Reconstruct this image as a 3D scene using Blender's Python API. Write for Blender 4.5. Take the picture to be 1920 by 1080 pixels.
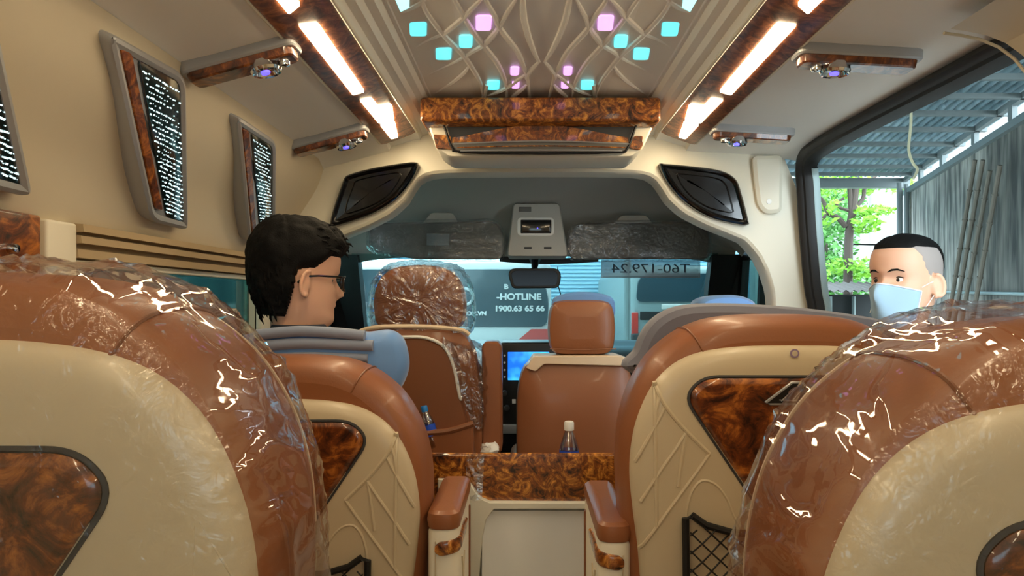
import bpy, bmesh, math, random
from mathutils import Vector, Matrix, noise as mnoise
random.seed(7)
SC = bpy.context.scene
for o in list(bpy.data.objects): bpy.data.objects.remove(o)
COL = SC.collection
PI = math.pi
# ------------------------------------------------------------------ camera, world, light, exposure
CX, CZ, F = -0.045, 1.15, 1300.0          # eye of the photographer: x, height above the cabin floor, focal length in pixels of 1920
cam = bpy.data.cameras.new('camera'); camo = bpy.data.objects.new('camera', cam); COL.objects.link(camo)
camo.location = (CX, 0, CZ); camo.rotation_euler = (PI/2, 0, 0)
cam.sensor_width = 36; cam.lens = F/1920*36; cam.shift_x = -25/1920; cam.shift_y = 24/1920
cam.clip_start = 0.02; cam.clip_end = 200
SC.camera = camo
SC.view_settings.view_transform = 'Standard'; SC.view_settings.look = 'None'
SC.view_settings.gamma = 1; SC.view_settings.use_curve_mapping = False
SC.view_settings.exposure = 1.15
W = bpy.data.worlds.new('world'); SC.world = W; W.use_nodes = True
bg = W.node_tree.nodes['Background']; bg.inputs[0].default_value = (0.80, 0.93, 1.0, 1); bg.inputs[1].default_value = 4.3
SC.cycles.max_bounces = 10; SC.cycles.transparent_max_bounces = 24; SC.cycles.diffuse_bounces = 5
SC.cycles.sample_clamp_indirect = 6
LAMP = 15.0                                 # radiance of the warm ceiling lamps

# ------------------------------------------------------------------ helpers
def P(px, py, Y):                           # measured pixel of the photograph at a known distance -> point of the place
    return Vector((CX+(px-985)*Y/F, Y, CZ+(564-py)*Y/F))
def on_plane(px, py, p0, n):
    d = Vector(((px-985)/F, 1, (564-py)/F)); c = Vector((CX, 0, CZ))
    t = (Vector(p0)-c).dot(n)/d.dot(n)
    return c+d*t
def lin(c): return tuple((v/255/12.92 if v/255 <= .04045 else ((v/255+.055)/1.055)**2.4) for v in c)
def tag(o, label=None, cat=None, group=None, kind=None):
    if label: o['label'] = label
    if cat: o['category'] = cat
    if group: o['group'] = group
    if kind: o['kind'] = kind
    return o
MW = {}
def thing(name, label, cat, loc=(0,0,0), rz=0, group=None, ry=0):
    o = bpy.data.objects.new(name, None); COL.objects.link(o); o.empty_display_size = .05
    o.location = loc; o.rotation_euler = (0, ry, rz)
    MW[o.name] = Matrix.Translation(Vector(loc)) @ Matrix.Rotation(rz, 4, 'Z') @ Matrix.Rotation(ry, 4, 'Y')
    return tag(o, label, cat, group)
def copy_tree(o, parent=None):
    c = o.copy(); COL.objects.link(c); c.parent = parent
    for ch in [x for x in bpy.data.objects if x.parent == o]: copy_tree(ch, c)
    return c
def mesh_obj(name, verts, faces, m, parent=None, world=False, smooth=35, origin=None):
    me = bpy.data.meshes.new(name); me.from_pydata([tuple(v) for v in verts], [], faces); me.validate(); 
    if m: me.materials.append(m)
    if smooth is not None:
        me.shade_smooth(); me.set_sharp_from_angle(angle=math.radians(smooth))
    o = bpy.data.objects.new(name, me); COL.objects.link(o)
    if parent is not None:
        o.parent = parent
        M = MW.get(parent.name, Matrix.Identity(4))
        if world:
            me.transform(M.inverted()); MW[o.name] = M
        else: MW[o.name] = M
    else:
        vs = [v.co for v in me.vertices]
        if origin is None:
            origin = Vector(((min(v.x for v in vs)+max(v.x for v in vs))/2, (min(v.y for v in vs)+max(v.y for v in vs))/2, min(v.z for v in vs)))
        me.transform(Matrix.Translation(-Vector(origin))); o.location = origin
        MW[o.name] = Matrix.Translation(Vector(origin))
    me.update()
    return o
class MB:
    def __init__(s): s.v = []; s.f = []
    def add(s, vs, fs):
        b = len(s.v); s.v += [Vector(v) for v in vs]; s.f += [tuple(i+b for i in f) for f in fs]; return s
    def box(s, x0, x1, y0, y1, z0, z1):
        vs = [(x, y, z) for z in (z0, z1) for y in (y0, y1) for x in (x0, x1)]
        return s.add(vs, [(0,2,3,1),(4,5,7,6),(0,1,5,4),(2,6,7,3),(0,4,6,2),(1,3,7,5)])
    def rbox(s, x0, x1, y0, y1, z0, z1, r=.01, n=3):          # rounded box
        bm = bmesh.new(); bmesh.ops.create_cube(bm, size=1)
        for v in bm.verts: v.co = Vector(((x0+x1)/2+v.co.x*(x1-x0), (y0+y1)/2+v.co.y*(y1-y0), (z0+z1)/2+v.co.z*(z1-z0)))
        bmesh.ops.bevel(bm, geom=bm.edges[:]+bm.verts[:], offset=r, segments=n, profile=.5, affect='EDGES')
        bm.verts.index_update(); s.add([v.co.copy() for v in bm.verts], [[v.index for v in f.verts] for f in bm.faces]); bm.free(); return s
    def grid(s, rows, close_u=False):
        n = len(rows[0]); b = len(s.v)
        for r in rows: s.v += [Vector(p) for p in r]
        for i in range(len(rows)-1):
            for j in range(n if close_u else n-1):
                k = (j+1) % n
                s.f.append((b+i*n+j, b+i*n+k, b+(i+1)*n+k, b+(i+1)*n+j))
        return s
    def tube(s, pts, r, n=8, closed=False, cap=True):
        pts = [Vector(p) for p in pts]; m = len(pts); rows = []; up = None
        if m < 2: return s
        for i, p in enumerate(pts):
            if closed: t = pts[(i+1) % m]-pts[i-1]
            else: t = pts[min(i+1, m-1)]-pts[max(i-1, 0)]
            t = t.normalized() if t.length > 1e-9 else Vector((0,0,1))
            if up is None: up = Vector((0,0,1)) if abs(t.z) < .9 else Vector((1,0,0))
            a = t.cross(up)
            if a.length < 1e-6: a = t.orthogonal()
            a.normalize(); b_ = a.cross(t).normalized(); up = b_
            rr = r[i] if isinstance(r, (list, tuple)) else r
            rows.append([p+(a*math.cos(2*PI*k/n)+b_*math.sin(2*PI*k/n))*rr for k in range(n)])
        if closed: rows.append(rows[0])
        b = len(s.v); s.grid(rows, True)
        if cap and not closed:
            s.f.append(tuple(b+k for k in range(n))); s.f.append(tuple(b+(m-1)*n+k for k in reversed(range(n))))
        return s
    def prism(s, poly3, ext):                                  # poly3: 3D polygon, ext: vector of extrusion
        n = len(poly3); e = Vector(ext)
        vs = [Vector(p) for p in poly3]+[Vector(p)+e for p in poly3]
        return s.add(vs, [tuple(range(n))[::-1], tuple(range(n, 2*n))]+[(i, (i+1) % n, n+(i+1) % n, n+i) for i in range(n)])
    def lathe(s, prof, c=(0,0,0), n=24, axis='Z'):
        rows = []
        for r, h in prof:
            row = []
            for k in range(n):
                a = 2*PI*k/n; x, y = r*math.cos(a), r*math.sin(a)
                v = (x, y, h) if axis == 'Z' else ((x, h, y) if axis == 'Y' else (h, x, y))
                row.append(Vector(v)+Vector(c))
            rows.append(row)
        return s.grid(rows, True)
    def capsule(s, p0, r0, p1, r1, n=14, k=5):
        p0, p1 = Vector(p0), Vector(p1); t = (p1-p0)
        L = t.length; t = t.normalized() if L > 1e-6 else Vector((0,0,1)); a = t.orthogonal().normalized(); b_ = t.cross(a)
        rows = []
        for i in range(k+1):
            an = -PI/2+PI/2*i/k; rows.append((p0+t*r0*math.sin(an), max(r0*math.cos(an), 1e-4)))
        for i in range(k+1):
            an = PI/2*i/k; rows.append((p1+t*r1*math.sin(an), max(r1*math.cos(an), 1e-4)))
        b = len(s.v)
        s.grid([[c+(a*math.cos(2*PI*j/n)+b_*math.sin(2*PI*j/n))*r for j in range(n)] for c, r in rows], True)
        s.f.append(tuple(b+j for j in reversed(range(n)))); s.f.append(tuple(b+(len(rows)-1)*n+j for j in range(n)))
        return s
    def ell(s, c, r, n=18, R=None):
        rows = []; m = n//2
        for i in range(m+1):
            a = -PI/2+PI*i/m
            row = []
            for j in range(n):
                v = Vector((r[0]*math.cos(a)*math.cos(2*PI*j/n)+1e-5*math.cos(2*PI*j/n), r[1]*math.cos(a)*math.sin(2*PI*j/n), r[2]*math.sin(a)))
                if R is not None: v = R @ v
                row.append(v+Vector(c))
            rows.append(row)
        return s.grid(rows, True)
    def xf(s, M): s.v = [M @ v for v in s.v]; return s
    def build(s, name, m, parent=None, world=False, smooth=35, origin=None): return mesh_obj(name, s.v, s.f, m, parent, world, smooth, origin)
def catmull(pts, n=8, closed=False):
    out = []; m = len(pts); pts = [Vector(p) for p in pts]
    for i in range(m if closed else m-1):
        if closed: p0, p1, p2, p3 = pts[i-1], pts[i], pts[(i+1) % m], pts[(i+2) % m]
        else: p0, p1, p2, p3 = pts[max(i-1, 0)], pts[i], pts[i+1], pts[min(i+2, m-1)]
        for k in range(n):
            t = k/n
            out.append(.5*((2*p1)+(p2-p0)*t+(2*p0-5*p1+4*p2-p3)*t*t+(3*p1-p0-3*p2+p3)*t**3))
    if not closed: out.append(pts[-1])
    return out
def round_poly(pts, r, n=5):
    out = []; m = len(pts); pts = [Vector(p) for p in pts]
    for i in range(m):
        p, a, b = pts[i], pts[i-1], pts[(i+1) % m]
        ri = r[i] if isinstance(r, (list, tuple)) else r
        da, db = (a-p), (b-p); la, lb = min(ri, da.length*.45), min(ri, db.length*.45)
        A, B = p+da.normalized()*la, p+db.normalized()*lb
        for k in range(n+1):
            t = k/n; out.append(A*(1-t)**2+p*2*t*(1-t)+B*t*t)
    return out
def resample(pts, n, closed=False):
    pts = [Vector(p) for p in pts]
    if closed: pts = pts+[pts[0]]
    L = [0]
    for a, b in zip(pts, pts[1:]): L.append(L[-1]+(b-a).length)
    out = []; j = 0; m = n if closed else n-1
    for i in range(n):
        d = L[-1]*i/m
        while j < len(L)-2 and L[j+1] < d: j += 1
        t = (d-L[j])/max(L[j+1]-L[j], 1e-9); out.append(pts[j].lerp(pts[j+1], min(max(t, 0), 1)))
    return out
def normals2(o):                                               # outward normals of a closed 2D outline
    m = len(o); ns = []
    area = sum(o[i].x*o[(i+1) % m].y-o[(i+1) % m].x*o[i].y for i in range(m))
    sg = 1 if area > 0 else -1
    for i in range(m):
        t = o[(i+1) % m]-o[i-1]; nn = Vector((t.y, -t.x))*sg
        ns.append(nn.normalized() if nn.length > 1e-9 else Vector((0, 0)))
    return ns
def loft(outline, stages, frame=None, cap0=True, cap1=True, mb=None):
    """outline: closed 2D (x,z); stages: (inset, y) or ('s', scale, y). frame maps (x,y,z)."""
    o = [Vector((p[0], p[1])) for p in outline]; ns = normals2(o); c = sum(o, Vector((0, 0)))/len(o); mb = mb or MB(); rows = []
    last = o
    for st in stages:
        if st[0] == 's': ring = [c+(p-c)*st[1] for p in last]; y = st[2]
        else: ring = [p-nn*st[0] for p, nn in zip(o, ns)]; y = st[1]; last = ring
        rows.append([Vector((p.x, y, p.y)) for p in ring])
    b = len(mb.v); mb.grid(rows, True); n = len(o)
    if cap0: mb.f.append(tuple(b+k for k in range(n)))
    if cap1: mb.f.append(tuple(b+(len(rows)-1)*n+k for k in reversed(range(n))))
    if frame is not None: 
        for i in range(b, len(mb.v)): mb.v[i] = frame @ mb.v[i]
    return mb
def text(name, body, size, loc, rot, m, parent=None, ext=.001, align='CENTER', sx=1, bold=0):
    cu = bpy.data.curves.new(name, 'FONT'); cu.body = body; cu.size = size; cu.extrude = ext; cu.align_x = align; cu.align_y = 'CENTER'; cu.bevel_depth = bold; cu.bevel_resolution = 0
    cu.materials.append(m); o = bpy.data.objects.new(name, cu); COL.objects.link(o); o.scale = (sx, 1, 1)
    if parent is not None:
        o.parent = parent; M = MW[parent.name].inverted(); loc = M @ Vector(loc)
    dg = bpy.context.evaluated_depsgraph_get(); me = bpy.data.meshes.new_from_object(o.evaluated_get(dg))
    q = bpy.data.objects.new(name, me); COL.objects.link(q); q.scale = (sx, 1, 1); q.parent = parent
    bpy.data.objects.remove(o)
    q.location = loc; q.rotation_euler = rot
    return q

# ------------------------------------------------------------------ materials
def pmat(name, col, rough=.5, metal=0, coat=0, bump=None, vary=None, spec=.5, sheen=0, trans=0, emis=None, sss=0):
    m = bpy.data.materials.new(name); m.use_nodes = True; nt = m.node_tree; b = nt.nodes['Principled BSDF']
    c = (*lin(col), 1); b.inputs['Base Color'].default_value = c
    b.inputs['Roughness'].default_value = rough; b.inputs['Metallic'].default_value = metal
    b.inputs['Coat Weight'].default_value = coat; b.inputs['Coat Roughness'].default_value = .06
    b.inputs['Specular IOR Level'].default_value = spec; b.inputs['Sheen Weight'].default_value = sheen
    b.inputs['Transmission Weight'].default_value = trans
    if sss: b.inputs['Subsurface Weight'].default_value = sss; b.inputs['Subsurface Scale'].default_value = .01; b.inputs['Subsurface Radius'].default_value = (1, .35, .2)
    if emis: b.inputs['Emission Color'].default_value = (*lin(emis[0]), 1); b.inputs['Emission Strength'].default_value = emis[1]
    tc = nt.nodes.new('ShaderNodeTexCoord')
    if bump:
        n = nt.nodes.new('ShaderNodeTexNoise'); n.inputs['Scale'].default_value = bump[0]; n.inputs['Detail'].default_value = 4
        bp = nt.nodes.new('ShaderNodeBump'); bp.inputs['Strength'].default_value = bump[1]; bp.inputs['Distance'].default_value = .002
        nt.links.new(tc.outputs['Object'], n.inputs['Vector']); nt.links.new(n.outputs['Fac'], bp.inputs['Height']); nt.links.new(bp.outputs['Normal'], b.inputs['Normal'])
    if vary:
        n = nt.nodes.new('ShaderNodeTexNoise'); n.inputs['Scale'].default_value = vary[0]; n.inputs['Detail'].default_value = 3
        mp = nt.nodes.new('ShaderNodeMapping'); mp.inputs['Scale'].default_value = vary[3] if len(vary) > 3 else (1, 1, 1)
        r = nt.nodes.new('ShaderNodeValToRGB'); r.color_ramp.elements[0].position = .35; r.color_ramp.elements[1].position = .65
        r.color_ramp.elements[0].color = (*lin(vary[1]), 1); r.color_ramp.elements[1].color = (*lin(vary[2]), 1)
        nt.links.new(tc.outputs['Object'], mp.inputs['Vector']); nt.links.new(mp.outputs['Vector'], n.inputs['Vector']); nt.links.new(n.outputs['Fac'], r.inputs['Fac']); nt.links.new(r.outputs['Color'], b.inputs['Base Color'])
    return m
def burl(name, dark=(44, 16, 5), mid=(120, 58, 18), light=(205, 125, 45), scale=9, coat=.9):
    m = bpy.data.materials.new(name); m.use_nodes = True; nt = m.node_tree; b = nt.nodes['Principled BSDF']
    tc = nt.nodes.new('ShaderNodeTexCoord'); n = nt.nodes.new('ShaderNodeTexNoise'); n.inputs['Scale'].default_value = scale
    n.inputs['Detail'].default_value = 8; n.inputs['Roughness'].default_value = .68; n.inputs['Distortion'].default_value = 2.2
    r = nt.nodes.new('ShaderNodeValToRGB'); e = r.color_ramp.elements
    e[0].position = .36; e[0].color = (*lin(dark), 1); e[1].position = .66; e[1].color = (*lin(light), 1)
    k = e.new(.5); k.color = (*lin(mid), 1)
    v = nt.nodes.new('ShaderNodeTexVoronoi'); v.inputs['Scale'].default_value = scale*4
    mx = nt.nodes.new('ShaderNodeMix'); mx.data_type = 'RGBA'; mx.blend_type = 'MULTIPLY'; mx.inputs[0].default_value = .45
    r2 = nt.nodes.new('ShaderNodeValToRGB'); r2.color_ramp.elements[0].color = (.12, .08, .05, 1); r2.color_ramp.elements[1].position = .35
    nt.links.new(tc.outputs['Object'], n.inputs['Vector']); nt.links.new(n.outputs['Fac'], r.inputs['Fac'])
    nt.links.new(n.outputs['Color'], v.inputs['Vector']) if False else nt.links.new(tc.outputs['Object'], v.inputs['Vector'])
    nt.links.new(v.outputs['Distance'], r2.inputs['Fac']); nt.links.new(r.outputs['Color'], mx.inputs[6]); nt.links.new(r2.outputs['Color'], mx.inputs[7])
    nt.links.new(mx.outputs[2], b.inputs['Base Color']); b.inputs['Roughness'].default_value = .35; b.inputs['Coat Weight'].default_value = coat; b.inputs['Coat Roughness'].default_value = .05
    return m
def film(name, fac=.10, rough=.07, tint=(250, 252, 255), scale=22, strength=.9, detail=3):
    m = bpy.data.materials.new(name); m.use_nodes = True; nt = m.node_tree; nt.nodes.clear()
    out = nt.nodes.new('ShaderNodeOutputMaterial'); mix = nt.nodes.new('ShaderNodeMixShader'); tr = nt.nodes.new('ShaderNodeBsdfTransparent'); gl = nt.nodes.new('ShaderNodeBsdfGlossy')
    tr.inputs[0].default_value = (*lin(tint), 1); gl.inputs['Roughness'].default_value = rough; gl.inputs[0].default_value = (1, 1, 1, 1)
    lw = nt.nodes.new('ShaderNodeLayerWeight'); lw.inputs['Blend'].default_value = .28
    ad = nt.nodes.new('ShaderNodeMath'); ad.operation = 'MULTIPLY_ADD'; ad.inputs[1].default_value = .55; ad.inputs[2].default_value = fac; ad.use_clamp = True
    tc = nt.nodes.new('ShaderNodeTexCoord'); n = nt.nodes.new('ShaderNodeTexNoise'); n.inputs['Scale'].default_value = scale; n.inputs['Detail'].default_value = detail; n.inputs['Distortion'].default_value = 1.5
    bp = nt.nodes.new('ShaderNodeBump'); bp.inputs['Strength'].default_value = strength; bp.inputs['Distance'].default_value = .01
    L = nt.links.new
    L(tc.outputs['Object'], n.inputs['Vector']); L(n.outputs['Fac'], bp.inputs['Height']); L(bp.outputs['Normal'], gl.inputs['Normal']); L(bp.outputs['Normal'], lw.inputs['Normal'])
    L(lw.outputs['Fresnel'], ad.inputs[0]); L(ad.outputs[0], mix.inputs[0]); L(tr.outputs[0], mix.inputs[1]); L(gl.outputs[0], mix.inputs[2]); L(mix.outputs[0], out.inputs[0])
    return m
def emit(name, col, s):
    m = bpy.data.materials.new(name); m.use_nodes = True; b = m.node_tree.nodes['Principled BSDF']
    b.inputs['Base Color'].default_value = (.8, .8, .8, 1); b.inputs['Emission Color'].default_value = (*lin(col), 1); b.inputs['Emission Strength'].default_value = s
    b.inputs['Roughness'].default_value = .3
    return m
M = dict(
 brown=pmat('brown_leather', (148, 92, 58), .38, bump=(240, .12), coat=.08),
 brown2=pmat('brown_leather_front', (132, 82, 52), .42, bump=(240, .12)),
 cream=pmat('cream_leather', (206, 191, 162), .36, bump=(200, .05), coat=.1),
 wallc=pmat('cream_wall', (212, 201, 178), .5, bump=(120, .04)),
 panelw=pmat('cream_plastic', (228, 222, 204), .42),
 ceil=pmat('headliner', (240, 238, 232), .55, bump=(150, .05)),
 relief=pmat('ceiling_relief', (240, 238, 234), .38),
 grey=pmat('cab_headliner', (186, 182, 174), .8, bump=(300, .1)),
 burl=burl('burl_wood', (34, 12, 4), (112, 54, 18), (196, 118, 46), 14), burl2=burl('burl_wood_gold', (38, 14, 3), (140, 74, 20), (236, 160, 66), 20), burl3=burl('burl_wood_dark', (70, 36, 22), (124, 70, 42), (176, 112, 70), 18, coat=.2),
 silver=pmat('satin_silver', (172, 174, 178), .35, .35), chrome=pmat('chrome', (220, 222, 226), .08, 1),
 black=pmat('black_plastic', (14, 14, 15), .45), gloss=pmat('piano_black', (6, 6, 7), .16, coat=.6), rubber=pmat('black_rubber', (14, 15, 17), .55),
 darkgrey=pmat('dark_grey_plastic', (58, 58, 60), .6), visor=pmat('grey_visor', (112, 110, 106), .7),
 beige=pmat('beige_blind', (172, 150, 116), .7, bump=(60, .1)), white=pmat('white_plastic', (236, 236, 232), .4),
 piping=pmat('pale_piping', (228, 206, 178), .5), blue=pmat('blue_satin', (104, 154, 220), .5, sheen=.4), bluegrey=pmat('bluegrey_cloth', (134, 146, 172), .65, sheen=.3),
 greyc=pmat('grey_cloth', (104, 106, 122), .7, sheen=.3),
 floor=pmat('floor_vinyl', (176, 168, 152), .6), skin=pmat('skin', (226, 176, 148), .5, sss=.15), hair=pmat('black_hair', (8, 7, 7), .75, spec=.2, bump=(300, .8)),
 fade=pmat('shaved_hair', (158, 148, 144), .7), shirt=pmat('dark_grey_shirt', (58, 62, 76), .85), shirt2=pmat('black_shirt', (22, 28, 38), .85), trousers=pmat('dark_trousers', (34, 36, 44), .85),
 mask=pmat('pale_blue_mask', (160, 190, 212), .8), maskedge=pmat('white_mask_border', (226, 226, 236), .8), shoe=pmat('black_shoe', (18, 18, 18), .4),
 lamp=emit('warm_lamp', (255, 229, 184), LAMP), cyan=emit('cyan_led', (50, 220, 232), .75), cyanh=emit('pale_cyan_led', (150, 240, 242), .85), pink=emit('violet_led', (222, 150, 242), .75), blueled=emit('blue_led', (60, 50, 250), 1.2),
 led=emit('white_led', (190, 232, 236), .9), ledglass=pmat('dark_mirror_glass', (22, 36, 38), .12, coat=1),
 concrete=pmat('stained_concrete', (150, 152, 146), .9, vary=(2.2, (98, 102, 100), (184, 184, 176), (7, 7, .9)), bump=(20, .5)),
 metalroof=pmat('weathered_metal_roof', (150, 176, 186), .45, .2, vary=(3, (98, 124, 134), (146, 170, 180))), steel=pmat('painted_steel', (122, 134, 136), .6, .3),
 galv=pmat('pale_steel', (150, 170, 172), .5, .3), ground=pmat('concrete_ground', (196, 196, 190), .9), paleconc=pmat('pale_concrete', (130, 134, 132), .9, vary=(1.5, (104, 112, 112), (142, 148, 146), (3, 3, .4))),
 bark=pmat('bark', (70, 62, 58), .9, bump=(30, .6)), leaf=pmat('bright_leaf', (104, 166, 30), .6), leaf2=pmat('mid_leaf', (66, 128, 52), .6), rope=pmat('pale_rope', (214, 210, 176), .8),
 buswhite=pmat('white_bus_paint', (226, 234, 236), .35), red=pmat('red_paint', (224, 62, 50), .4), busglass=pmat('bus_rear_glass', (44, 74, 86), .15, coat=.5), letter=pmat('white_lettering', (240, 244, 244), .6, emis=None),
 shutter=pmat('pale_blue_siding', (150, 196, 214), .6), darkstuff=pmat('dark_sheet', (36, 42, 44), .8), bamboo=pmat('weathered_bamboo', (128, 124, 114), .8),
 blueplastic=pmat('blue_cap', (40, 130, 210), .35), label=pmat('blue_label', (40, 90, 220), .5), paper=pmat('inspection_sheet', (178, 188, 196), .7), ink=pmat('grey_ink', (70, 84, 96), .7),
)
M['paper'].node_tree.nodes['Principled BSDF'].inputs['Alpha'].default_value = .55
M['wrap'] = film('clear_wrap', .075, .05, scale=8, strength=.85, detail=1.2)
M['wrapd'] = film('clear_wrap_thin', .12, .10, scale=16, strength=.8)
M['wrap2'] = film('clear_wrap_light', .03, .14, scale=40, strength=.5)
M['wrap3'] = film('clear_wrap_visor', .05, .10, tint=(235, 238, 240), scale=30, strength=.8)
_nt = M['concrete'].node_tree; _b = _nt.nodes['Principled BSDF']; _l = _b.inputs['Base Color'].links[0].from_socket
_n = _nt.nodes.new('ShaderNodeTexNoise'); _n.inputs['Scale'].default_value = .75; _n.inputs['Detail'].default_value = 5; _r = _nt.nodes.new('ShaderNodeValToRGB')
_r.color_ramp.elements[0].position = .44; _r.color_ramp.elements[0].color = (.30, .31, .30, 1); _r.color_ramp.elements[1].position = .54; _r.color_ramp.elements[1].color = (1, 1, 1, 1)
_m = _nt.nodes.new('ShaderNodeMix'); _m.data_type = 'RGBA'; _m.blend_type = 'MULTIPLY'; _m.inputs[0].default_value = .8
_tc = _nt.nodes.new('ShaderNodeTexCoord'); _nt.links.new(_tc.outputs['Object'], _n.inputs['Vector']); _nt.links.new(_n.outputs['Fac'], _r.inputs['Fac']); _nt.links.new(_l, _m.inputs[6]); _nt.links.new(_r.outputs['Color'], _m.inputs[7]); _nt.links.new(_m.outputs[2], _b.inputs['Base Color'])
def glass(name, tint, fac=.03): return film(name, fac, .02, tint=tint, scale=1, strength=0)
M['screen'] = glass('windscreen_glass', (192, 228, 228), .01); M['rearglass'] = glass('rear_glass', (192, 198, 198), .02); M['tint'] = glass('tinted_glass', (110, 150, 148), .02); M['bottle'] = film('bottle_plastic', .22, .10, tint=(248, 250, 252), scale=8, strength=.2)
def screenmat():
    m = bpy.data.materials.new('lit_screen'); m.use_nodes = True; nt = m.node_tree; b = nt.nodes['Principled BSDF']
    tc = nt.nodes.new('ShaderNodeTexCoord'); w = nt.nodes.new('ShaderNodeTexNoise'); w.inputs['Scale'].default_value = 12; r = nt.nodes.new('ShaderNodeValToRGB')
    r.color_ramp.elements[0].color = (*lin((10, 90, 190)), 1); r.color_ramp.elements[1].color = (*lin((60, 170, 245)), 1); r.color_ramp.elements[0].position = .4; r.color_ramp.elements[1].position = .65
    nt.links.new(tc.outputs['Object'], w.inputs['Vector']); nt.links.new(w.outputs['Fac'], r.inputs['Fac']); nt.links.new(r.outputs['Color'], b.inputs['Emission Color']); b.inputs['Emission Strength'].default_value = .9; b.inputs['Base Color'].default_value = (.02, .05, .1, 1)
    return m
M['lcd'] = screenmat()

def struct(mb, name, m, **k):
    o = mb.build(name, m, **k); o['kind'] = 'structure'; return o

# ------------------------------------------------------------------ the van: shell  (z values are CZ + height above the eye)
YB, YF = -1.3, 2.5                          # back wall and B-pillar partition
def E(x, z, y): return Vector((x, y, CZ+z))
# floor
struct(MB().box(-.96, 1.0, YB, 4.0, -.04, 0), 'floor', M['floor'])
struct(MB().box(-1.0, 1.0, 3.96, 4.0, -.04, .88), 'wall_cab_front', M['black'])
# left wall: lower part, window band, upper leaning part
wl = MB()
XL = -.93; ZT, ZB = .153, -.30; WY0, WY1 = 1.34, 2.28
wl.box(XL-.04, XL, YB, YF, .0, CZ+ZB)
wl.box(XL-.04, XL, YB, WY0, CZ+ZB, CZ+ZT); wl.box(XL-.04, XL, WY1, YF, CZ+ZB, CZ+ZT)
lean_n = Vector((.345, 0, -.165)).normalized()
prof = catmull([(XL+.0, ZT-.004), (XL+.012, ZT+.02), (XL+.05, ZT+.12), (-.80, .40), (-.765, .498)], 6)
wl.grid([[E(p.x, p.y, y) for p in prof] for y in (YB, .2, 1.4, YF)])
wl.grid([[E(p.x-.03, p.y+.02, y) for p in prof] for y in (YB, YF)])
struct(wl, 'wall_left', M['wallc'])
# right wall behind and around the open doorway
wr = MB()
def XR(z): return .955 - .11*max(z, -.0)*1.0 if z > 0 else .955
DY0, DY1, DZ = 1.30, 2.50, .525
wr.box(.955, 1.0, YB, DY0, 0, CZ)
ring = []
# panel behind the doorway with a rounded upper front corner
corner = [E(XR(.0), 0, DY0), E(XR(.25), .25, DY0-.0), E(XR(.36), .36, DY0-.02), E(XR(.43), .43, DY0-.03), E(XR(.52), .535, DY0-.04)]
rear = [E(XR(p.z-CZ), p.z-CZ, YB) for p in corner]
wr.grid([rear, corner]); wr.grid([[p+Vector((.05, 0, 0)) for p in rear], [p+Vector((.05, 0, 0)) for p in corner]]); wr.grid([corner, [p+Vector((.05, 0, 0)) for p in corner]])
struct(wr, 'wall_right', M['wallc'])
# rear cover panel (tan) with a curved lip at the upper right of the doorway
cp = MB()
rim = [P(1770, 62, 1.33), P(1800, 66, 1.34), P(1838, 74, 1.35), P(1872, 88, 1.34), P(1902, 110, 1.31), P(1925, 138, 1.29), P(1950, 190, 1.28), P(1965, 260, 1.27), P(1980, 420, 1.25), P(1990, 700, 1.25)]
rim = [Vector((min(p.x, .93), p.y, p.z)) for p in rim]
back = [Vector((min(p.x+.02, .94), YB, p.z+.02)) for p in rim]
cp.grid([back, [p+Vector((0, -.02, 0)) for p in rim]])
cp.tube(rim, .003, 8)
struct(cp, 'trim_1', M['wallc'])
# ceiling: soffits, ledges and the raised middle
prof = [(-.775, .492), (-.765, .500), (-.70, .515), (-.535, .56), (-.53, .575), (-.44, .600), (-.425, .598), (-.415, .615), (-.395, .618), (-.385, .632), (-.365, .635), (-.355, .648)]
full = [Vector((x, z)) for x, z in prof] + [Vector((0, .66))] + [Vector((-x, z)) for x, z in reversed(prof[3:])] + [Vector((.80, .545)), Vector((.93, .525))]
ce = MB()
ys = [YB, 0, 1.2, 2.2, 2.42, YF]
rows = []
for y in ys:
    dz = 0 if y < 2.3 else (-.004 if y < 2.45 else -.02)
    rows.append([E(p.x, p.y+dz, y) for p in full])
ce.grid(rows); ce.grid([[v+Vector((0, 0, .04)) for v in r] for r in (rows[0], rows[-1])])
struct(ce, 'ceiling', M['ceil'])
# rear: low sill, posts and header round an unseen opening added to admit daylight
wbk = MB(); wbk.box(-1.0, 1.02, YB-.05, YB, 0, CZ-.1); wbk.box(-1.0, -.55, YB-.05, YB, CZ-.1, CZ+.72); wbk.box(.55, 1.02, YB-.05, YB, CZ-.1, CZ+.72); wbk.box(-.55, .55, YB-.05, YB, CZ+.32, CZ+.72)
struct(wbk, 'wall_back', M['wallc'])
struct(MB().box(-.56, .56, YB-.03, YB-.025, CZ-.11, CZ+.33), 'window_rear_fill', M['rearglass'])  # unseen pane, added and tinted to set the daylight on the seat backs
# outer roof skin of the van (keeps daylight off the inner ceiling)
struct(MB().box(-1.0, 1.02, YB-.05, 3.3, CZ+.74, CZ+.78), 'trim_2', M['white'])

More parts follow.
